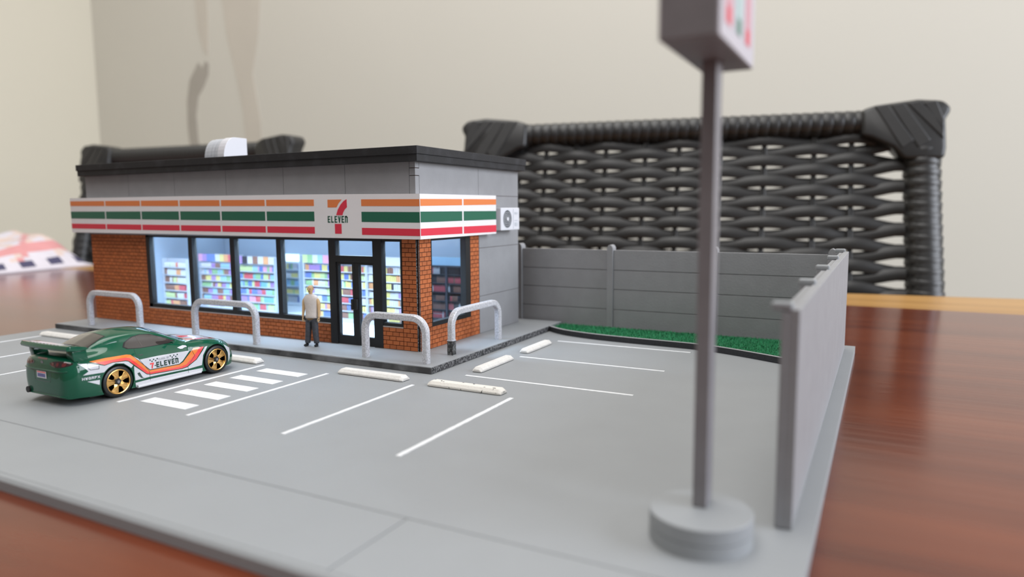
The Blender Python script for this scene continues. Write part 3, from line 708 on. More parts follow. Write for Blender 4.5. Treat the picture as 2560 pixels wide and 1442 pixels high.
# ================================================================== SHOP INTERIOR
LABS = {}
SIGNP = mat('sign_print_paper', (0.50, 0.47, 0.50), 0.5)
PAL = [mat('product_%s' % nme, c, 0.4) for nme, c in (('red', (0.50, 0.10, 0.12)), ('orange', (0.62, 0.32, 0.16)), ('yellow', (0.62, 0.56, 0.22)), ('green', (0.26, 0.44, 0.24)),
       ('teal', (0.18, 0.42, 0.45)), ('blue', (0.13, 0.20, 0.50)), ('purple', (0.34, 0.22, 0.50)), ('pink', (0.62, 0.32, 0.48)), ('white', (0.58, 0.60, 0.64)), ('brown', (0.24, 0.13, 0.10)),
       ('black', (0.03, 0.03, 0.04)), ('lime', (0.48, 0.58, 0.30)), ('sky', (0.30, 0.50, 0.68)))]
pc = {}
def prod(shape, mi):
    if (shape, mi) not in pc:
        mb = MB()
        if shape == 'bottle': mb.lathe([(0, 0.62), (2.6, 0.66), (3.3, 0.3), (4.0, 0.28)], (0, 0, 0), 'z', 8)
        elif shape == 'can': mb.lathe([(0, 0.7), (0.1, 0.78), (2.4, 0.78), (2.6, 0.6)], (0, 0, 0), 'z', 8)
        elif shape == 'cup': mb.lathe([(0, 0.9), (2.3, 1.25), (2.5, 1.25), (2.9, 0.8)], (0, 0, 0), 'z', 8)
        elif shape == 'packet': mb.prism([(-0.85, 0), (0.85, 0), (0.7, 0.3), (0.8, 3.2), (-0.8, 3.2), (-0.7, 0.3)], -0.35, 0.35, lambda a, b, h: (a, h, b))
        else: mb.box(-0.8, 0.8, -0.6, 0.6, 0, 3.0)
        bm = mb.bmesh(Vector((0, 0, 0)), smooth=40); me = bpy.data.meshes.new('product'); bm.to_mesh(me); bm.free(); me.materials.append(PAL[mi]); pc[(shape, mi)] = me
    return pc[(shape, mi)]
def shelf_unit(name, label, x0, x1, y, dep, ztop, rows, shapes, pal, header=None, frame=SHELFM, lit=False, doors=0, seed=1, cat='shelf'):
    r = random.Random(seed)
    t = thing(name, label, cat, ((x0+x1)/2, y+dep/2, HS+0.35), None)
    zb = HS+0.36
    MB().box(x0, x1, y+dep-0.6, y+dep, zb, ztop).build('back_panel', frame, t)
    for a in (x0, x1-0.5): MB().box(a, a+0.5, y, y+dep-0.6, zb, ztop).build('side_panel', frame, t)
    MB().box(x0+0.5, x1-0.5, y, y+dep-0.6, zb, zb+2.6).build('plinth', frame, t)
    top = ztop - (4.2 if header is not None else 0.6)
    if header is not None:
        nseg = max(1, len(header)); sx = (x1-x0)/nseg
        for i, h in enumerate(header):
            MB().box(x0+i*sx+0.05, x0+(i+1)*sx-0.05, y-0.2, y+0.4, top, ztop+0.6).build('header_sign', LIT if h < 0 else PAL[h], t)
    rh = (top - (zb+2.6))/rows
    for k in range(rows):
        z = zb+2.6+k*rh
        if k: 
            MB().box(x0+0.5, x1-0.5, y, y+dep-0.6, z-0.45, z).build('shelf_board', frame, t)
        sh = shapes[k % len(shapes)]; sp_ = {'bottle': 1.15, 'can': 1.25, 'cup': 2.3, 'packet': 1.45, 'box': 1.4}[sh]
        x = x0+0.6+sp_/2; c = r.choice(pal); run = r.randint(1, 4); sc = min(1.25, (rh-1.0)/({'bottle': 4.0, 'can': 2.6, 'cup': 2.9, 'packet': 3.2, 'box': 3.0}[sh]))
        while x < x1-0.6-sp_/2+0.2:
            if run == 0: c = r.choice(pal); run = r.randint(1, 4)
            run -= 1
            o = inst(prod(sh, c), 'product', t, (x, y+1.5, z)); o.scale = (0.74 if sh != 'cup' else 0.82, 0.9, sc*r.uniform(0.86, 1.0))
            x += sp_
    if doors:
        wd = (x1-x0)/doors
        for d in range(doors):
            a = x0+d*wd; m_ = MB(); f_ = 0.7
            for q in ((a, a+f_, zb+1, top), (a+wd-f_, a+wd, zb+1, top), (a+f_, a+wd-f_, zb+1, zb+2.4), (a+f_, a+wd-f_, top-1, top)): m_.box(q[0], q[1], y-0.6, y-0.05, q[2], q[3])
            dd = m_.build('cooler_door', frame, t); MB().box(a+f_, a+wd-f_, y-0.4, y-0.25, zb+2.4, top-1).build('door_pane', GLASS, dd)
    return t
ALL = list(range(13))
shelf_unit('display_shelf', 'shelf of round noodle cups behind the window pane next to the brick end', -265.5, -241.5, 70, 4, 37.5, 6, ['cup', 'cup', 'cup', 'bottle', 'bottle', 'can'], [8, 11, 8, 1, 9, 0], None, seed=3)
shelf_unit('display_shelf', 'crowded shelf with a blue, yellow and red header behind the second window pane', -241.5, -209, 80, 9, 40, 7, ['bottle', 'can', 'packet', 'bottle', 'box', 'packet', 'can'], [0, 8, 6, 3, 9, 12, 2], [7, 6, 5, 5, 8, 2, 1, 0], seed=5)
shelf_unit('display_shelf', 'shelf with bright rows of bottles facing the third window pane', -203.5, -171, 79, 8, 39.5, 6, ['box', 'packet', 'can', 'bottle', 'bottle', 'bottle'], [5, 6, 3, 4, 7, 0, 11, 12], [6, 10, 8, 9, 8, 1, 8], seed=12)
shelf_unit('drinks_cooler', 'tall white cooler with a glowing header and one glass door', -207.5, -187.5, 117.5, 4.4, 38.5, 5, ['bottle', 'can'], [2, 8, 12, 5, 3], [-1], COOLW, doors=1, seed=8, cat='cooler')
shelf_unit('display_shelf', 'shelf with a lime and pink header behind the small figure', -143, -119.2, 75, 8, 42, 7, ['packet', 'packet', 'box', 'bottle', 'can', 'bottle', 'packet'], [2, 3, 11, 8, 5, 6, 1], [11, 3, 8, 12, 7, 7], seed=21)
shelf_unit('display_shelf', 'shelf with yellow and green goods seen straight through the glass shop doors', -118.8, -95.2, 75, 8, 42, 7, ['box', 'packet', 'can', 'packet', 'box', 'bottle', 'packet'], [2, 11, 9, 0, 8, 3, 5], [7, 0, 5, 12], seed=33)
shelf_unit('display_shelf', 'shelf with yellow packets on its upper rows, seen through the narrow window by the door', -94.8, -70.5, 75, 8, 42, 7, ['can', 'box', 'packet', 'bottle', 'packet', 'box', 'packet'], [2, 8, 10, 9, 2, 8, 6, 1], [8, 8], seed=44)
shelf_unit('drinks_cooler', 'dark double-door cooler of bottles seen through the side window', -71, -42.5, 100, 6, 41, 6, ['bottle', 'bottle', 'can', 'bottle', 'bottle', 'bottle'], [9, 10, 0, 9, 8, 10], [12, 12], DARKSH, doors=2, seed=61, cat='cooler')
# wire shopping basket on the shop floor
bk = thing('shopping_basket', 'small dark wire basket on the shop floor behind the side window', 'basket', (-52, 84, HS+0.36))
zb = HS+0.4
for z, s in ((zb+0.2, 0.8), (zb+4.5, 1.0)):
    MB().tube([(-52+a*4.5*s, 84+b*3*s, z) for a, b in ((-1, -1), (1, -1), (1, 1), (-1, 1), (-1, -1))], 0.16, 5).build('rim', DARKSH, bk)
for a, b in ((-1, -1), (-.33, -1), (.33, -1), (1, -1), (1, 0), (1, 1), (.33, 1), (-.33, 1), (-1, 1), (-1, 0)):
    MB().tube([(-52+a*3.6, 84+b*2.4, zb+0.1), (-52+a*4.5, 84+b*3, zb+4.5)], 0.13, 5).build('wire', DARKSH, bk)
MB().tube([(-56.4, 84, zb+4.5), (-56, 84, zb+8.0), (-48, 84, zb+8.0), (-47.6, 84, zb+4.5)], 0.22, 6).build('handle', DARKSH, bk)

# ================================================================== ROOFTOP UNIT, AIR CONDITIONER
rv = thing('rooftop_vent', 'white ribbed quarter-round vent box standing on the black roof', 'vent', (-160, 35, 97))
def qprof(s): return [(43.2, 97.02), (43.2, 97.02+11.6*s)] + [(35.0-7.8*s*math.sin(t*math.pi/16) + (0 if s == 1 else 0.2), 97.02+11.6*s*math.cos(t*math.pi/16)) for t in range(0, 9)]
MB().prism(qprof(1.0), -155.2, -150, lambda a, b, h: (h, a, b)).build('front_section', WHITE, rv, bevel=0.2)
for a, b, s in ((-158.0, -155.6, 0.97), (-160.6, -158.2, 0.97), (-163.4, -160.8, 0.97), (-166.0, -163.6, 0.95)):
    MB().prism(qprof(s), a, b, lambda p, q, h: (h, p, q)).build('rib_section', WHITE2, rv, bevel=0.2)
MB().prism(qprof(0.92), -165.8, -152, lambda p, q, h: (h, p, q)).build('core_section', WHITE2, rv)
ac = thing('air_conditioner', 'small white air conditioner unit on the grey side wall beside the striped fascia', 'air conditioner', (-20, 104, 57))
MB().box(-21.8, -17.0, 93.2, 114.8, 57.3, 69.6).build('casing', WHITE, ac, bevel=0.5)
MB().box(-22.95, -21.7, 95, 113, 58.5, 60).build('bracket', BLACKF, ac)
MB().box(-22.95, -21.7, 95, 113, 66.5, 68).build('bracket', BLACKF, ac)
for r_ in (5.0, 4.0, 3.0, 2.0):
    MB().lathe([(0, r_), (0.12, r_), (0.12, r_-0.35), (0, r_-0.35)], (-17.0, 100.4, 63.5), 'x', 28).build('fan_guard', WHITE2, ac)
MB().cyl((-17.0, 100.4, 63.5), 1.1, 0.35, 'x', 16).build('fan_hub', WHITE, ac)
MB().box(-17.05, -16.85, 107.2, 107.5, 58, 69).build('panel_seam', WHITE2, ac)
for z0, z1 in ((66.0, 67.2), (62.3, 62.8), (59.5, 61.5)):
    MB().box(-17.05, -16.8, 109.0, 112.5, z0, z1).build('badge', WHITE2, ac)

# ================================================================== HOOP BARRIERS
def hoop(label, x0, y0, x1, y1, foot=False):
    L = math.hypot(x1-x0, y1-y0); ux, uy = (x1-x0)/L, (y1-y0)/L; h = 19.4; r = 6.6; s = 1.45
    t = thing('hoop_barrier', label, 'barrier', ((x0+x1)/2, (y0+y1)/2, HS), 'silver hoop barriers along the pavement edge')
    path = [(0, 0)] + [(r-r*math.cos(a*math.pi/16), h-r+r*math.sin(a*math.pi/16)) for a in range(0, 9)] + \
           [(L-r+r*math.sin(a*math.pi/16), h-r+r*math.cos(a*math.pi/16)) for a in range(0, 9)] + [(L, 0)]
    nx, ny = -uy, ux; rings = []
    for i, (a, z) in enumerate(path):
        p0 = path[max(0, i-1)]; p1 = path[min(len(path)-1, i+1)]; tx, tz = p1[0]-p0[0], p1[1]-p0[1]; q = math.hypot(tx, tz); tx /= q; tz /= q
        ox, oz = -tz, tx
        ring = []
        for cx_, cy_ in ((-s, -s*.7), (-s*.7, -s), (s*.7, -s), (s, -s*.7), (s, s*.7), (s*.7, s), (-s*.7, s), (-s, s*.7)):
            A = a + ox*cx_; Z_ = z + oz*cx_
            ring.append((x0 + ux*A + nx*cy_, y0 + uy*A + ny*cy_, HS + 0.02 + Z_))
        rings.append(ring)
    MB().rings(rings).build('hoop', SILVER, t, smooth=40)
    if foot:
        MB().box(x0-s-.04, x0+s+.04, y0-s-.04, y0+s+.04, HS+0.02, HS+6.6).build('scorched_foot', SILVERD, t, bevel=0.2, label='blackened lower end of the near leg')
        MB().box(x0-s-.1, x0+s+.1, y0-s-.1, y0+s+.1, HS+6.6, HS+6.85).build('foot_band', WHITE, t)
hoop('silver hoop barrier in front of the plain brick end of the shop', -243.5, 6, -198.5, 6)
hoop('silver hoop barrier on the pavement between the green car and the small figure', -153.0, 6, -108.3, 6)
hoop('speckled silver hoop barrier in front of the shop door and narrow window', -39.5, 6, -6.6, 6)
hoop('silver hoop barrier with one blackened leg, beside the side window', -6.7, 26.4, -6.7, 70.4, True)

# ================================================================== WHEEL STOPS
def stop(label, cx, cy, L, along, m=CONC, wd=5.6, h=2.2, chipped=False):
    t = None; c_ = 1.3
    prof = [(-wd/2, 0.14), (wd/2, 0.14), (wd/2, h*0.45), (wd/2-1.2, h), (-wd/2+1.2, h), (-wd/2, h*0.45)]
    rs = []
    for a, s in ((-L/2, 0.55), (-L/2+1.4, 1), (L/2-1.4, 1), (L/2, 0.55)):
        rs.append([((cx+a, cy+p*(s if s == 1 else 0.86), 0.14 + (q-0.14)*s) if along == 'x' else (cx+p*(s if s == 1 else 0.86), cy+a, 0.14+(q-0.14)*s)) for p, q in prof])
    o = MB().rings(rs).build('wheel_stop', m, loc=(cx, cy, 0.14), bevel=0.25, smooth=None)
    tag(o, label, 'wheel stop', 'white wheel stops on the car park')
stop('white wheel stop at the head of the bay right of the striped crossing', -19.8, -13.8, 34, 'x')
stop('white wheel stop chipped with black marks, nearest the corner of the pavement', 26.0, -14.6, 33, 'x', CONCD)
stop('white wheel stop in front of the nose of the green car', -99.5, -16.2, 34.5, 'x')
stop('white wheel stop at the far end of the car park past the car wing', -234.5, -16.5, 34.5, 'x')
stop('white wheel stop beside the pavement side edge, closest to its corner', 15.2, 26.5, 30, 'y', wd=5.0)
stop('white wheel stop beside the pavement near the curved curb and grass', 15.0, 70.0, 28, 'y', wd=5.0)

# ================================================================== POLE SIGN
ps = thing('pole_sign', 'blurred grey pole sign on a round two-tier foot at the near corner', 'sign', (134.2, -97.6, 0))
DC = (134.2, -98.0)
MB().lathe([(0.02, 10.5), (3.0, 10.5), (3.0, 10.25), (3.15, 10.25)], (DC[0], DC[1], 0), 'z', 56).build('lower_disc', GREY, ps, smooth=40)
MB().lathe([(3.15, 10.5), (6.1, 10.5), (6.3, 10.3)], (DC[0], DC[1], 0), 'z', 56).build('upper_disc', GREY, ps, smooth=40)
MB().box(132.3, 135.2, -97.6, -92.2, 6.3, 97.2).build('pole', GREYP, ps, bevel=0.15)
SB = MB().box(129.4, 139.3, -117.2, -83.0, 97.2, 134).build('sign_box', GREYP, ps, bevel=0.25)
for X, s in ((139.3, 1), (129.4, -1)):
    def face(y0, y1, z0, z1, m, nm, d): MB().box(min(X, X+s*d), max(X, X+s*d), y0, y1, z0, z1).build(nm, m, ps)
    face(-117.0, -83.2, 97.4, 133.8, SIGNP, 'sign_print', 0.25)
    face(-112.6, -106.6, 100.4, 131.6, mat('print_pink', (0.56, 0.27, 0.31), 0.5), 'print_stripe', 0.31)
    face(-93.6, -87.8, 100.4, 131.6, mat('print_pink', (0.56, 0.27, 0.31), 0.5), 'print_stripe', 0.31)
    face(-103.2, -97.0, 100.6, 131.6, mat('print_pale_green', (0.38, 0.50, 0.48), 0.5), 'print_stripe', 0.31)
    for y0, y1, m in ((-111.6, -108.0, RED), (-102.0, -98.4, GREEN), (-92.6, -89.0, RED)):
        face(y0, y1, 100.6, 103.4, m, 'print_mark', 0.37)
        face(y0, y1, 110.5, 114.0, m, 'print_mark', 0.37)
#@@CAR@@
# ================================================================== TOY CAR
XC = -98.9
car = thing('toy_car', 'dark green toy sports car with rear wing, orange and red stripes and gold wheels', 'car', (XC, -62, 0))
# stations: Y, then (half width, z) for bottom, skirt, flank, shoulder, deck edge, cabin edge, cabin shoulder, top centre
ST_ = [
 (-99.9, (8.5, 4.4), (9.7, 6.5), (10.5, 9.5), (9.8, 12.4), (8.4, 14.8), (6.5, 15.4), (3.5, 15.9), (0, 16.1)),
 (-99.4, (10.6, 3.2), (11.7, 5.8), (12.2, 9.3), (11.8, 12.8), (10.2, 15.3), (7.5, 16.4), (4.0, 16.9), (0, 17.0)),
 (-98.0, (12.4, 2.7), (13.2, 5.5), (13.9, 9.0), (13.5, 13.2), (11.8, 16.0), (8.6, 17.1), (4.8, 17.5), (0, 17.6)),
 (-95.6, (14.0, 2.8), (14.7, 5.0), (15.2, 9.0), (14.8, 13.5), (13.0, 16.4), (9.3, 17.4), (5.2, 17.8), (0, 17.9)),
 (-91.0, (15.0, 2.5), (15.5, 5.0), (15.7, 9.5), (15.3, 14.0), (13.4, 16.8), (9.8, 17.8), (6.6, 18.5), (0, 18.7)),
 (-86.0, (15.4, 2.3), (15.8, 5.0), (15.9, 9.8), (15.4, 14.2), (13.4, 16.9), (10.4, 18.6), (8.6, 20.2), (0, 21.0)),
 (-81.0, (15.4, 2.2), (15.8, 5.0), (15.9, 9.8), (15.2, 14.0), (13.2, 16.6), (10.9, 19.2), (8.9, 21.7), (0, 22.9)),
 (-76.0, (15.2, 2.1), (15.3, 5.0), (15.3, 9.0), (14.8, 13.2), (13.0, 16.2), (11.2, 19.2), (9.0, 22.2), (0, 23.6)),
 (-70.0, (15.2, 2.0), (14.9, 4.6), (14.8, 8.0), (14.4, 12.4), (12.9, 15.8), (11.3, 18.8), (9.2, 22.1), (0, 23.7)),
 (-64.0, (15.2, 2.0), (14.8, 4.4), (14.7, 7.6), (14.3, 12.0), (12.9, 15.5), (11.4, 18.2), (9.4, 21.2), (0, 22.9)),
 (-58.0, (15.2, 2.0), (14.8, 4.4), (14.7, 7.8), (14.3, 12.0), (12.9, 15.2), (11.6, 17.0), (9.8, 19.2), (0, 20.9)),
 (-52.5, (15.2, 2.0), (14.9, 4.5), (14.8, 8.0), (14.4, 12.1), (13.0, 14.9), (11.8, 15.7), (9.6, 16.8), (0, 18.2)),
 (-48.5, (15.3, 2.1), (15.1, 4.7), (15.1, 8.6), (14.7, 12.4), (13.3, 14.8), (11.0, 15.2), (7.6, 15.8), (0, 16.9)),
 (-43.5, (15.4, 2.1), (15.5, 4.8), (15.6, 9.0), (15.1, 12.8), (13.4, 14.9), (10.2, 15.0), (6.8, 15.3), (0, 16.2)),
 (-38.5, (15.4, 2.2), (15.6, 5.0), (15.7, 9.2), (15.2, 12.8), (13.2, 14.6), (9.8, 14.6), (6.4, 14.8), (0, 15.5)),
 (-34.0, (15.0, 2.2), (15.2, 4.6), (15.3, 8.4), (14.6, 11.9), (12.6, 13.6), (9.3, 13.8), (6.0, 14.0), (0, 14.5)),
 (-30.5, (14.0, 2.2), (14.3, 4.3), (14.2, 7.2), (13.4, 10.3), (11.6, 12.1), (8.6, 12.6), (5.6, 12.9), (0, 13.2)),
 (-27.6, (12.0, 2.3), (12.5, 4.0), (12.4, 6.2), (11.6, 8.6), (10.0, 10.3), (7.6, 11.0), (5.0, 11.4), (0, 11.6)),
 (-25.6, (9.0, 2.9), (9.7, 4.2), (9.8, 5.9), (9.1, 7.6), (7.8, 8.9), (6.0, 9.5), (4.0, 9.8), (0, 10.0)),
]
def cr(P, k):
    out = []
    for i in range(len(P)-1):
        p0, p1, p2, p3 = P[max(i-1, 0)], P[i], P[i+1], P[min(i+2, len(P)-1)]
        for q in range(k):
            t = q/k; out.append([0.5*((2*b)+(-a+c)*t+(2*a-5*b+4*c-d)*t*t+(-a+3*b-3*c+d)*t**3) for a, b, c, d in zip(p0, p1, p2, p3)])
    out.append(list(P[-1])); return out
flatst = [[s[0]] + [c for p in s[1:] for c in (p[0]*0.965, p[1])] for s in ST_]
dense = cr(flatst, 4)
rings_ = []
for s in dense:
    y = s[0]; P = [(s[1+2*i], s[2+2*i]) for i in range(8)]
    half = cr(P, 4)                     # bottom corner ... top centre
    half = [(max(0, a), b) for a, b in half]
    full = [(a, b) for a, b in half] + [(-a, b) for a, b in half[:-1][::-1]]
    b0 = half[0]
    full += [(-b0[0]*0.5, b0[1]), (0, b0[1]), (b0[0]*0.5, b0[1])]
    rings_.append([(XC+a, y, b) for a, b in full])
body = MB().rings(rings_)
def raw_mesh(mb):
    me = bpy.data.meshes.new('tmp'); bm = bmesh.new(); vs = [bm.verts.new(v) for v in mb.v]
    for f in mb.f: bm.faces.new([vs[i] for i in f])
    bmesh.ops.remove_doubles(bm, verts=bm.verts, dist=1e-4)
    bmesh.ops.recalc_face_normals(bm, faces=bm.faces); bm.to_mesh(me); bm.free(); return me
def boolean(mb, cutters):
    o = bpy.data.objects.new('tmp', raw_mesh(mb)); COL.objects.link(o); tmp = [o]
    for c in cutters:
        co = bpy.data.objects.new('tmpc', raw_mesh(c)); COL.objects.link(co); tmp.append(co)
        md = o.modifiers.new('b', 'BOOLEAN'); md.operation = 'DIFFERENCE'; md.object = co; md.solver = 'EXACT'
    dg = bpy.context.evaluated_depsgraph_get(); e = o.evaluated_get(dg); me = e.to_mesh()
    out = MB(); out.add([v.co.copy() for v in me.vertices], [tuple(p.vertices) for p in me.polygons]); e.to_mesh_clear()
    for t in tmp: 
        m_ = t.data; bpy.data.objects.remove(t, do_unlink=True); bpy.data.meshes.remove(m_)
    return out
WY = (-82.0, -38.2); WR = 5.95
cuts = []
for wy in WY:
    for sx in (1, -1):
        cuts.append(MB().cyl((XC+sx*10.2 if sx > 0 else XC-17.5, wy, 6.0), 6.55, 7.3, 'x', 40))
bmesh_body = boolean(body, cuts)
bo = bmesh_body.build('body_shell', CGREEN, car, smooth=38)
bvh = BVHTree.FromPolygons([v.copy() for v in bmesh_body.v], [tuple(f) for f in bmesh_body.f])
UV_ = {'x': (Vector((0, 1, 0)), Vector((0, 0, 1)), Vector((-1, 0, 0))), 'X': (Vector((0, 1, 0)), Vector((0, 0, 1)), Vector((1, 0, 0))),
       'z': (Vector((1, 0, 0)), Vector((0, 1, 0)), Vector((0, 0, -1))), 'y': (Vector((1, 0, 0)), Vector((0, 0, 1)), Vector((0, 1, 0)))}
def decal(polys, ax, m, name, off=0.05, parent=None, step=0.8, smooth=60):
    """flat outlines laid onto the car's skin"""
    a_, b_, d_ = UV_[ax]; bm = bmesh.new()
    for poly in polys:
        vs = [bm.verts.new((p[0], p[1], 0)) for p in poly]
        try: bm.faces.new(vs)
        except ValueError: pass
    us = [v.co.x for v in bm.verts]; ws = [v.co.y for v in bm.verts]
    for lo, hi, nrm in ((min(us), max(us), (1, 0, 0)), (min(ws), max(ws), (0, 1, 0))):
        q = lo+step
        while q < hi:
            bmesh.ops.bisect_plane(bm, geom=bm.verts[:]+bm.edges[:]+bm.faces[:], plane_co=Vector(nrm)*q, plane_no=nrm); q += step
    bmesh.ops.triangulate(bm, faces=bm.faces)
    start = {'x': -60, 'X': -140, 'z': 60, 'y': -140}[ax]
    mb = MB(); idx = {}
    for v in bm.verts:
        o = a_*v.co.x + b_*v.co.y
        if ax in 'xX': o.x = start
        elif ax == 'z': o.z = start
        else: o.y = start
        h, nn, i, ds = bvh.ray_cast(o, d_)
        if h is None or (ax in 'xX' and abs(h.x-XC) < 6.5):
            o2 = a_*v.co.x + b_*v.co.y
            if ax in 'xX': o2.x = XC-d_.x*14
            elif ax == 'z': o2.z = 14
            else: o2.y = -98
            h, nn, i, ds = bvh.find_nearest(o2)
        if nn.dot(d_) > 0: nn = -nn
        idx[v] = len(mb.v); mb.v.append(h + nn*off)
    for f in bm.faces: mb.f.append([idx[v] for v in f.verts]); mb.m.append(0)
    bm.free(); return mb.build(name, m, parent or car, smooth=smooth)
def line(P, w_):
    out = []
    for a, b in zip(P[:-1], P[1:]):
        dx, dy = b[0]-a[0], b[1]-a[1]; L = math.hypot(dx, dy); dx *= w_/2/L; dy *= w_/2/L
        out.append([(a[0]-dy-dx, a[1]+dx-dy), (a[0]+dy-dx, a[1]-dx-dy), (b[0]+dy+dx, b[1]-dx+dy), (b[0]-dy+dx, b[1]+dx+dy)])
    return out
orange = [(-91.7, 15.3), (-85.8, 15.5), (-77.2, 15.1), (-75.5, 14.7), (-68.6, 7.4), (-55.4, 7.1), (-53.7, 7.8), (-48.6, 12.6), (-46.0, 12.6), (-47.2, 10.9), (-52.3, 6.5), (-54.8, 6.1), (-68.4, 6.6), (-69.5, 7.1), (-76.4, 13.7), (-78.1, 14.2), (-85.9, 14.5), (-89.8, 14.5)]
red = [(-89.8, 14.5), (-85.9, 14.5), (-78.1, 14.2), (-76.4, 13.7), (-69.5, 7.1), (-68.4, 6.6), (-54.8, 6.1), (-52.3, 6.5), (-47.2, 10.9), (-46.0, 12.6), (-43.9, 12.5), (-47.9, 7.8), (-52.1, 5.6), (-54.6, 5.3), (-68.4, 5.9), (-70.0, 6.4), (-77.1, 12.8), (-78.2, 13.2), (-83.5, 13.6), (-86.7, 13.2)]
wup = [(-75.2, 14.4), (-72.2, 12.3), (-64.6, 12.3), (-50.3, 11.9), (-53.9, 8.3), (-55.5, 7.4), (-68.4, 7.7)]
wl1 = [(-95.6, 15.2), (-92.0, 14.6), (-86.8, 12.95), (-83.5, 13.35), (-78.4, 12.9), (-77.2, 12.5), (-75.4, 10.8), (-76.4, 10.0), (-79.3, 12.3), (-82.5, 13.0), (-85.5, 11.9), (-87.2, 10.6), (-94.6, 10.9), (-92.6, 12.0), (-93.6, 13.4)]
wl2 = [(-75.1, 10.4), (-70.0, 6.1), (-68.4, 5.6), (-54.4, 5.0), (-51.9, 5.3), (-47.7, 7.6), (-43.4, 12.3), (-42.2, 12.4), (-44.7, 9.0), (-45.4, 4.9), (-51.7, 4.5), (-68.7, 4.9), (-75.0, 4.8), (-75.2, 8.0)]
sill = [(-75.0, 3.9), (-68.8, 4.0), (-45.2, 3.7), (-45.2, 2.35), (-74.9, 2.25)]
tri = [(-93.3, 8.4), (-88.9, 8.2), (-89.1, 6.4)]
fwt = [(-33.6, 11.6), (-29.4, 9.3), (-29.8, 6.5), (-31.3, 3.2), (-31.5, 7.7)]
window = [(-77.3, 17.8), (-76.2, 19.3), (-72.7, 20.9), (-69.2, 21.3), (-65.1, 20.8), (-60.2, 19.0), (-55.1, 16.7), (-54.9, 16.1), (-61.8, 16.1), (-70.9, 16.3), (-76.0, 16.9)]
def mid(P, s):
    c = (sum(p[0] for p in P)/len(P), sum(p[1] for p in P)/len(P)); return [(c[0]+(p[0]-c[0])*s, c[1]+(p[1]-c[1])*s) for p in P]
for ax in ('x', 'X'):
    decal([wup], ax, CWHITE, 'white_panel', 0.04); decal([wl1], ax, CWHITE, 'white_panel', 0.04); decal([wl2], ax, CWHITE, 'white_panel', 0.04)
    decal([sill], ax, CWHITE, 'white_sill', 0.05); decal([tri], ax, CWHITE, 'white_flash', 0.04); decal([fwt], ax, CWHITE, 'white_flash', 0.04)
    decal([orange], ax, CORANGE, 'orange_stripe', 0.05); decal([red], ax, CRED, 'red_stripe', 0.05)
    decal([window], ax, CBLACK, 'window_gasket', 0.06); decal([mid(window, 0.93)], ax, CGLASS, 'side_window', 0.10)
    decal(line([(-69.6, 16.9), (-70.8, 20.7)], 0.3), ax, CSEAT, 'window_pillar', 0.13)
    decal(line([(-73.2, 16.4), (-73.2, 13.4), (-68.7, 6.9), (-68.7, 3.6)], 0.13)+line([(-68.7, 4.05), (-51.7, 4.2)], 0.12)+line([(-51.7, 2.6), (-51.7, 5.6), (-48.4, 9.5), (-50.2, 13.6)], 0.13), ax, CDGREEN, 'door_seam', 0.07)
    decal(line([(-75.3, 14.6), (-68.6, 7.55), (-55.4, 7.25), (-53.7, 8.0), (-48.9, 12.4)], 0.13)+line([(-86.7, 13.1), (-83.5, 13.5), (-78.2, 13.0), (-77.0, 12.6), (-70, 6.25), (-68.4, 5.75), (-54.5, 5.15), (-52.1, 5.45), (-47.8, 7.7), (-44.0, 12.3)], 0.13), ax, CDGREEN, 'stripe_outline', 0.08)
    decal(line([(-92.5, 14.6), (-89.2, 14.2), (-88.7, 13.6), (-88.9, 12.2), (-91.9, 12.4), (-92.6, 13.1), (-92.5, 14.6)], 0.18), ax, CDGREEN, 'fuel_flap', 0.09)
    decal([[(-74.0, 7.4), (-73.0, 7.6), (-71.8, 5.4), (-71.0, 4.9), (-72.4, 5.2), (-73.6, 6.4)]], ax, CDGREEN, 'side_vent', 0.07)
    decal([[(-55.3, 13.9), (-54.2, 13.2), (-53.2, 13.1), (-52.0, 13.5), (-51.0, 13.5), (-51.3, 14.1), (-52.6, 14.4), (-53.8, 14.2)]], ax, CWHITE, 'flame_badge', 0.06)
    decal([[(-72.6, 14.2), (-70.4, 14.1), (-70.3, 13.6), (-72.5, 13.7)]], ax, CDGREEN, 'door_grip', 0.05)
    # lettering: mirrored on the far side so it reads correctly there
    def tx(txt, u0, v0, wd, h, th, m, nm, gap=0.3, slope=-0.028):
        q = text_quads(txt, 0, 0, wd, h, th, gap)
        if ax == 'x': P = [[(u0+a, v0+b+a*slope) for a, b in p] for p in q]
        else: P = [[(u0+wd-a, v0+b+a*slope) for a, b in p] for p in q]
        decal(P, ax, m, nm, 0.10, step=1.2)
    tx('7', -68.3, 7.9, 1.7, 2.2, 0.55, CRED, 'numeral')
    tx('-', -66.4, 8.0, 0.7, 1.8, 0.35, CDGREEN, 'hyphen')
    tx('ELEVEn', -65.6, 7.9, 9.8, 2.15, 0.50, CDGREEN, 'lettering', 0.25, slope=0.0)
    tx('CLASS OF', -64.4, 10.55, 4.6, 0.75, 0.14, CGREYT, 'small_lettering', 0.3, slope=0.0)
    tx('HWGRFX', -95.0, 9.15, 6.2, 0.95, 0.22, CWHITE, 'lettering', 0.25, slope=-0.04)
    ch = []
    for u0 in (-68.3, -59.4):
        for i in range(5):
            vv = 11.05 if i % 2 == 0 else 10.45
            uu = u0 + i*0.78; ch.append([(uu, vv), (uu+0.5, vv), (uu+0.5, vv+0.45), (uu, vv+0.45)])
    decal(ch, ax, CDGREEN, 'checker_squares', 0.10, step=1.2)
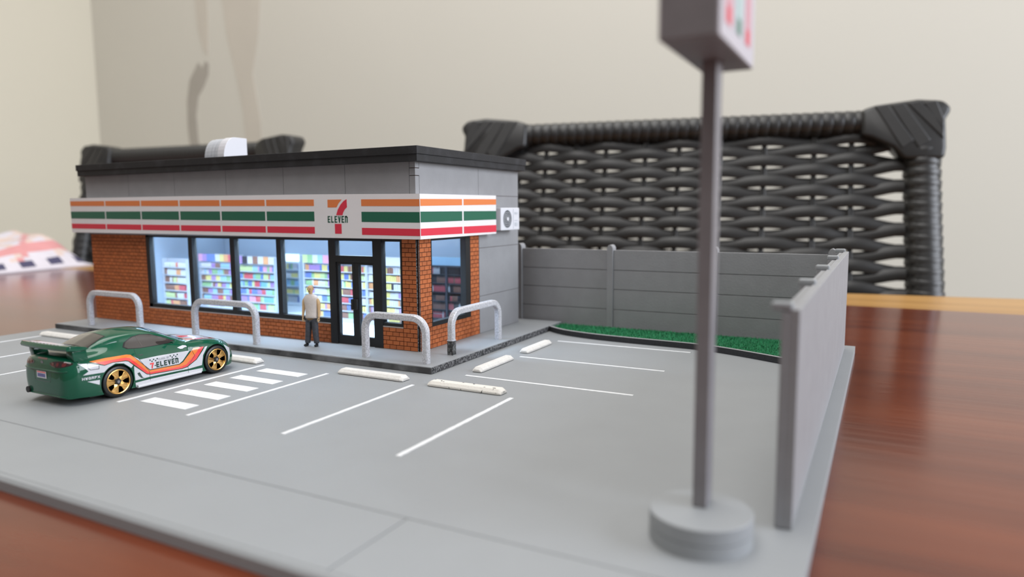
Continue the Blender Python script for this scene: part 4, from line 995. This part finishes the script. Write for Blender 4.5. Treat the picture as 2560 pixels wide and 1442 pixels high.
# glass front and rear, hood print
decal([[(XC-8.6, -89.0), (XC+8.6, -89.0), (XC+7.6, -84.5), (XC+6.9, -80.6), (XC-6.9, -80.6), (XC-7.6, -84.5)]], 'z', CBLACK, 'window_gasket', 0.06)
decal([[(XC-8.1, -88.6), (XC+8.1, -88.6), (XC+7.2, -84.5), (XC+6.5, -81.0), (XC-6.5, -81.0), (XC-7.2, -84.5)]], 'z', CGLASS, 'rear_window', 0.10)
decal([[(XC-9.4, -52.6), (XC+9.4, -52.6), (XC+7.4, -62.5), (XC-7.4, -62.5)]], 'z', CGLASS, 'windscreen', 0.10)
decal([[(XC-5.5, -48.5), (XC+5.5, -48.5), (XC+7.5, -36), (XC+5, -29), (XC-5, -29), (XC-7.5, -36)]], 'z', CWHITE, 'hood_panel', 0.05)
for s in (1, -1):
    decal([[(XC+s*6.4, -48.5), (XC+s*9.0, -48.2), (XC+s*9.8, -41), (XC+s*9.0, -33), (XC+s*7.6, -35.5)]], 'z', CORANGE, 'hood_stripe', 0.06)
    decal([[(XC+s*8.0, -43.6), (XC+s*10.2, -43.4), (XC+s*9.9, -36), (XC+s*8.4, -31), (XC+s*7.4, -35.5)]], 'z', CRED, 'hood_stripe', 0.07)
    decal([[(XC+s*1.2, -47), (XC+s*4.6, -47), (XC+s*3.6, -40), (XC+s*1.6, -41)]], 'z', CRED, 'hood_mark', 0.07)
    decal([[(XC+s*8.0, -31.2), (XC+s*11.6, -33.4), (XC+s*11.8, -31.4), (XC+s*9.4, -28.8)]], 'z', CGLASS, 'headlight', 0.08)
    # tail lights with round lamps inside
    tl = decal([[(XC+s*(8.9+4.2*math.cos(a*math.pi/10)), 15.2+1.1*math.sin(a*math.pi/10)*(1 if a < 10 else 0.95)) for a in range(20)]], 'y', CTAIL, 'tail_light', 0.08)
    for k in range(3):
        cx_ = XC+s*(6.6+2.3*k); decal([[(cx_+0.66*math.cos(a*math.pi/6), 15.2+0.66*math.sin(a*math.pi/6)) for a in range(12)]], 'y', CTAILR, 'lamp_lens', 0.12, parent=tl)
decal([[(XC-2.9, 16.5), (XC+2.9, 16.5), (XC+2.7, 17.0), (XC-2.7, 17.0)]], 'y', CTAILR, 'brake_light', 0.08)
decal([[(XC+0.9*math.cos(a*math.pi/6), 15.5+0.5*math.sin(a*math.pi/6)) for a in range(12)]], 'y', HUB, 'boot_emblem', 0.08)
decal(line([(XC-5.6, 12.3), (XC-5.2, 8.6), (XC+4.2, 8.6), (XC+4.6, 12.3)], 0.2)+line([(XC-12.2, 12.8), (XC+12.2, 12.8)], 0.16), 'y', CDGREEN, 'plate_recess', 0.05)
pl = decal([[(XC-3.7, 9.6), (XC+2.2, 9.6), (XC+2.2, 12.1), (XC-3.7, 12.1)]], 'y', PLATEW, 'number_plate', 0.14)
decal([[(XC-3.4, 11.5), (XC+1.9, 11.5), (XC+1.9, 11.95), (XC-3.4, 11.95)]], 'y', CRED, 'plate_header', 0.17, parent=pl)
for k in range(6):
    u = XC-3.15+k*0.8; decal([[(u, 10.0), (u+0.62, 10.0), (u+0.62, 11.25), (u, 11.25)]], 'y', PLATEB, 'plate_character', 0.17, parent=pl)
for zz, hw, off in ((12.75, 12.6, 0.0), (3.6, 11.5, 0.0)):
    P = []
    for i in range(25):
        u = -hw + 2*hw*i/24; h, nn, ix, ds = bvh.ray_cast(Vector((XC+u, -140, zz)), Vector((0, 1, 0)))
        if h is not None: P.append(h)
    MB().tube(P, 0.32, 8).build('bumper_ridge', CGREEN, car, smooth=60)
# skirts, bumper lip, exhaust, mirrors, underside
MB().box(XC-12.0, XC+12.0, -91.0, -31.0, 1.35, 2.7).build('chassis', CBLACK, car, bevel=0.3)
for s in (1, -1):
    MB().rings([[(XC+s*a, y, z) for a, z in ((14.2, 3.0), (15.7, 2.9), (15.9, 2.3), (15.6, 1.9), (14.2, 1.9))] for y in (-74.6, -60, -46.4)]).build('side_skirt', CWHITE, car, smooth=40)
    MB().rings([[(XC+s*13.3, -58.6, 16.0), (XC+s*13.6, -57.4, 16.9), (XC+s*13.6, -58.8, 16.9)], [(XC+s*15.4, -58.4, 16.2), (XC+s*15.6, -57.2, 17.3), (XC+s*15.6, -59.2, 17.3)]]).build('door_mirror', CGREEN, car, bevel=0.2, smooth=50)
MB().tube([(XC-9.6, -96.5, 4.4), (XC-9.6, -100.5, 4.5)], 1.15, 14).build('exhaust_pipe', CBLACK, car, smooth=50)
# rear wing
wing_prof = [(-100.3, 20.9), (-100.0, 20.2), (-97.6, 19.7), (-93.4, 19.6), (-92.2, 20.0), (-93.4, 20.9), (-97.0, 21.7), (-99.7, 21.95)]
rg = []
for x, dy, dz, s in ((XC-14.7, 1.8, 0.05, 0.8), (XC-14.1, 1.2, 0, 1), (XC-8, 0.4, 0, 1), (XC, 0, 0, 1), (XC+8, 0.4, 0, 1), (XC+14.1, 1.2, 0, 1), (XC+14.7, 1.8, 0.05, 0.8)):
    rg.append([(x, -97.4+(y+97.4)*s+dy*0.75, 20.8+(z-20.8)*s+dz) for y, z in wing_prof])
wg = MB().rings(rg).build('rear_wing', CGREEN, car, smooth=45)
for s in (1, -1):
    MB().rings([[(XC+s*a, y+dy, z) for a, y in ((10.2, -97.2), (13.4, -96.9), (13.8, -92.0), (10.8, -91.8))] for z, dy in ((15.9, 0.5), (18.2, 0), (19.95, -0.1))]).build('wing_strut', CGREEN, wg, bevel=0.25, smooth=50)
for k in range(9):
    a = XC-9.6+k*2.1
    MB().add([(a, -98.5, 21.98), (a+1.5, -98.5, 21.98), (a+1.9, -94.6, 21.35), (a+0.4, -94.6, 21.35), (a, -98.5, 21.6), (a+1.5, -98.5, 21.6), (a+1.9, -94.6, 21.0), (a+0.4, -94.6, 21.0)],
             [(0, 1, 2, 3), (0, 4, 5, 1), (1, 5, 6, 2), (2, 6, 7, 3), (3, 7, 4, 0)]).build('wing_mark', CWHITE, wg)
# wheels
def wheel(wy, s):
    xo = XC + s*15.35; w_ = 5.0
    f = lambda a: xo - s*a
    ty = MB().lathe([(f(w_)-0, 4.2), (f(w_-0.3), 5.6), (f(w_-0.9), WR), (f(0.8), WR), (f(0.25), 5.7), (f(0.0), 5.2), (f(0.0), 4.75), (f(0.4), 4.55), (f(1.0), 4.4), (f(1.0), 0.2)], (0, wy, WR+0.02), 'x', 48)
    t_ = ty.build('wheel', TYRE, car, smooth=35)
    MB().lathe([(f(0.9), 4.62), (f(-0.05), 4.62), (f(-0.1), 4.45), (f(0.0), 4.2), (f(0.5), 4.0), (f(0.9), 4.0)], (0, wy, WR+0.02), 'x', 48).build('rim', GOLD, t_, smooth=30)
    for k in range(5):
        a = math.radians(90+72*k+14); ca, sa = math.cos(a), math.sin(a)
        def pt(r, off, x): return (x, wy + ca*r - sa*off, WR+0.02 + sa*r + ca*off)
        vs = []
        for r, o, d in ((1.15, 1.0, 0.55), (2.4, 0.85, 0.2), (4.15, 1.6, 0.35)):
            vs += [pt(r, -o, f(d)), pt(r, 0, f(d-0.28)), pt(r, o, f(d)), pt(r, o, f(0.95)), pt(r, -o, f(0.95))]
        fs = []
        for j in range(2):
            for i in range(5): fs.append((5*j+i, 5*j+(i+1) % 5, 5*j+5+(i+1) % 5, 5*j+5+i))
        fs += [(0, 1, 2, 3, 4), (10, 11, 12, 13, 14)]
        MB().add(vs, fs).build('spoke', GOLD, t_, smooth=30)
    MB().cyl((min(f(0.95), f(0.25)), wy, WR+0.02), 1.35, 0.7, 'x', 5).build('hub', CBLACK, t_)
    MB().cyl((min(f(0.3), f(-0.1)), wy, WR+0.02), 0.55, 0.4, 'x', 14).build('axle_end', HUB, t_, smooth=40)
for wy in WY:
    for s in (1, -1): wheel(wy, s)
# ================================================================== SMALL FIGURE
def skin(verts, edges, radii, sub=2, root=0):
    me = bpy.data.meshes.new('tmp'); me.from_pydata([Vector(v)*10 for v in verts], edges, [])
    o = bpy.data.objects.new('tmp', me); COL.objects.link(o)
    o.modifiers.new('s', 'SKIN')
    for i, r in enumerate(radii):
        sv = me.skin_vertices[0].data[i]; sv.radius = (r[0]*10, r[1]*10) if isinstance(r, tuple) else (r*10, r*10)
        sv.use_root = (i == root)
    sb = o.modifiers.new('u', 'SUBSURF'); sb.levels = sub; sb.render_levels = sub
    dg = bpy.context.evaluated_depsgraph_get(); e = o.evaluated_get(dg); m_ = e.to_mesh()
    out = MB(); out.add([v.co/10 for v in m_.vertices], [tuple(p.vertices) for p in m_.polygons]); e.to_mesh_clear()
    bpy.data.objects.remove(o, do_unlink=True); bpy.data.meshes.remove(me); return out
PX_, PY_, PZ_ = -79.3, 14.2, HS+0.02
fg = thing('person', 'small figure in white sleeveless shirt and dark grey trousers standing before the shop window', 'person', (PX_, PY_, PZ_))
th_ = math.radians(14)    # faces out towards the car park, turned slightly right
def W(p): 
    x, y, z = p; return (PX_ + x*math.cos(th_) - y*math.sin(th_), PY_ + x*math.sin(th_) + y*math.cos(th_), PZ_ + z)
def W_all(mb): mb.v = [Vector(W(v)) for v in mb.v]; return mb
H = 30.6
# trunk, neck, head and arms: one continuous skin
V = [(0, 0.1, 15.2), (0, 0, 17.5), (0, 0.1, 20.5), (0, 0.15, 23.4), (0, 0.1, 25.2), (0, 0, 26.0), (0, -0.1, 27.1), (0, -0.1, 28.6), (0, 0, 29.9),
     (2.9, 0.15, 23.7), (3.85, 0.15, 22.0), (4.1, 0.2, 18.6), (4.25, -0.4, 15.0), (4.25, -0.5, 14.2),
     (-2.9, 0.15, 23.7), (-3.85, 0.15, 22.0), (-4.15, 0.2, 18.6), (-4.35, -0.4, 15.0), (-4.35, -0.5, 14.2),
     (1.55, 0.1, 13.6), (1.75, 0, 7.6), (2.1, 0.2, 1.6), (-1.55, 0.1, 13.6), (-1.95, 0, 7.6), (-2.6, 0.2, 1.6)]
E_ = [(0, 1), (1, 2), (2, 3), (3, 4), (4, 5), (5, 6), (6, 7), (7, 8), (3, 9), (9, 10), (10, 11), (11, 12), (12, 13), (3, 14), (14, 15), (15, 16), (16, 17), (17, 18), (0, 19), (19, 20), (20, 21), (0, 22), (22, 23), (23, 24)]
R_ = [(1.5, 1.1), (1.4, 0.9), (1.5, 1.0), (1.5, 1.0), (1.0, 0.8), (0.85, 0.85), (1.25, 1.45), (1.55, 1.75), (1.1, 1.3), 1.0, 1.1, 0.85, 0.62, 0.6, 1.0, 1.1, 0.85, 0.62, 0.6, 1.3, 1.0, 0.8, 1.3, 1.0, 0.8]
W_all(skin(V, E_, R_)).build('body', SKIN, fg, smooth=80)
# face
for s in (1, -1):
    W_all(MB().lathe([(-0.18, 0.05), (-0.12, 0.2), (0, 0.26), (0.12, 0.2), (0.18, 0.05)], (s*0.58, -1.62, 28.25), 'z', 10)).build('eye', SHOE, fg, smooth=60)
    W_all(skin([(s*1.5, 0.05, 28.6), (s*1.62, 0.1, 28.0), (s*1.5, 0.05, 27.5)], [(0, 1), (1, 2)], [0.28, 0.34, 0.2], 1)).build('ear', SKIN, fg, smooth=80)
W_all(skin([(0, -1.65, 28.5), (0, -2.05, 27.8), (0, -1.75, 27.5)], [(0, 1), (1, 2)], [0.2, 0.3, 0.22], 1)).build('nose', SKIN, fg, smooth=80)
W_all(skin([(-0.5, -1.5, 27.0), (0, -1.68, 26.95), (0.5, -1.5, 27.0)], [(0, 1), (1, 2)], [0.1, 0.14, 0.1], 1)).build('mouth', MORTAR, fg, smooth=80)
hr = skin([(0, 0.35, 28.7), (0, 0.15, 29.9)], [(0, 1)], [(1.72, 1.75), (1.3, 1.5)], 2)
W_all(hr).build('hair', HAIRM, fg, smooth=80)
# hands: palm, four fingers, thumb
for s in (1, -1):
    X_ = s*4.3
    W_all(skin([(X_, -0.5, 14.4), (X_, -0.6, 13.5)], [(0, 1)], [(0.42, 0.62), (0.38, 0.68)], 1)).build('palm', SKIN, fg, smooth=80)
    for k, ln in enumerate((1.1, 1.3, 1.2, 0.95)):
        y = -1.15 + k*0.40
        W_all(MB().tube([(X_, y, 13.3), (X_-s*0.1, y-0.03, 13.3-ln*0.5), (X_-s*0.42, y-0.06, 13.3-ln)], [0.19, 0.18, 0.13], 7)).build('finger', SKIN, fg, smooth=60)
    W_all(MB().tube([(X_-s*0.1, -1.0, 14.1), (X_-s*0.25, -1.5, 13.4), (X_-s*0.4, -1.45, 12.7)], [0.2, 0.19, 0.13], 7)).build('thumb', SKIN, fg, smooth=60)
# shirt, trousers, shoes
def shirt_ring(z, a, b, y0=0.12, n_=24):
    return [(a*math.copysign(abs(math.cos(2*math.pi*k/n_))**0.85, math.cos(2*math.pi*k/n_)), y0+b*math.sin(2*math.pi*k/n_), z+0.12*math.sin(6*math.pi*k/n_)) for k in range(n_)]
sh = MB().rings([shirt_ring(13.9, 3.0, 2.0), shirt_ring(14.3, 3.25, 2.2), shirt_ring(15.4, 3.1, 2.0), shirt_ring(18.0, 3.1, 1.85), shirt_ring(20.5, 3.4, 1.95), shirt_ring(22.3, 3.75, 1.95),
                 shirt_ring(23.7, 3.85, 1.75), shirt_ring(24.6, 3.3, 1.45), shirt_ring(25.25, 1.9, 1.15), shirt_ring(25.6, 1.15, 0.95)])
W_all(sh).build('shirt', SHIRT, fg, smooth=80)
tr = skin([(0, 0.1, 14.9), (1.5, 0.1, 12.6), (1.75, 0, 7.6), (2.15, 0.15, 2.0), (2.2, 0.1, 1.2), (-1.5, 0.1, 12.6), (-1.95, 0, 7.6), (-2.6, 0.15, 2.0), (-2.7, 0.1, 1.2)],
          [(0, 1), (1, 2), (2, 3), (3, 4), (0, 5), (5, 6), (6, 7), (7, 8)], [(2.6, 1.85), (1.85, 1.85), 1.6, 1.45, 1.4, (1.85, 1.85), 1.6, 1.45, 1.4])
W_all(tr).build('trousers', TROUS, fg, smooth=80)
for s, x in ((1, 2.2), (-1, -2.75)):
    so = skin([(x, 0.9, 0.75), (x+s*0.15, -0.6, 0.7), (x+s*0.4, -2.3, 0.55)], [(0, 1), (1, 2)], [(0.85, 0.8), (0.9, 0.75), (0.7, 0.5)], 2)
    for v in so.v: v.z = max(0.0, v.z)
    W_all(so).build('shoe', SHOE, fg, smooth=80)
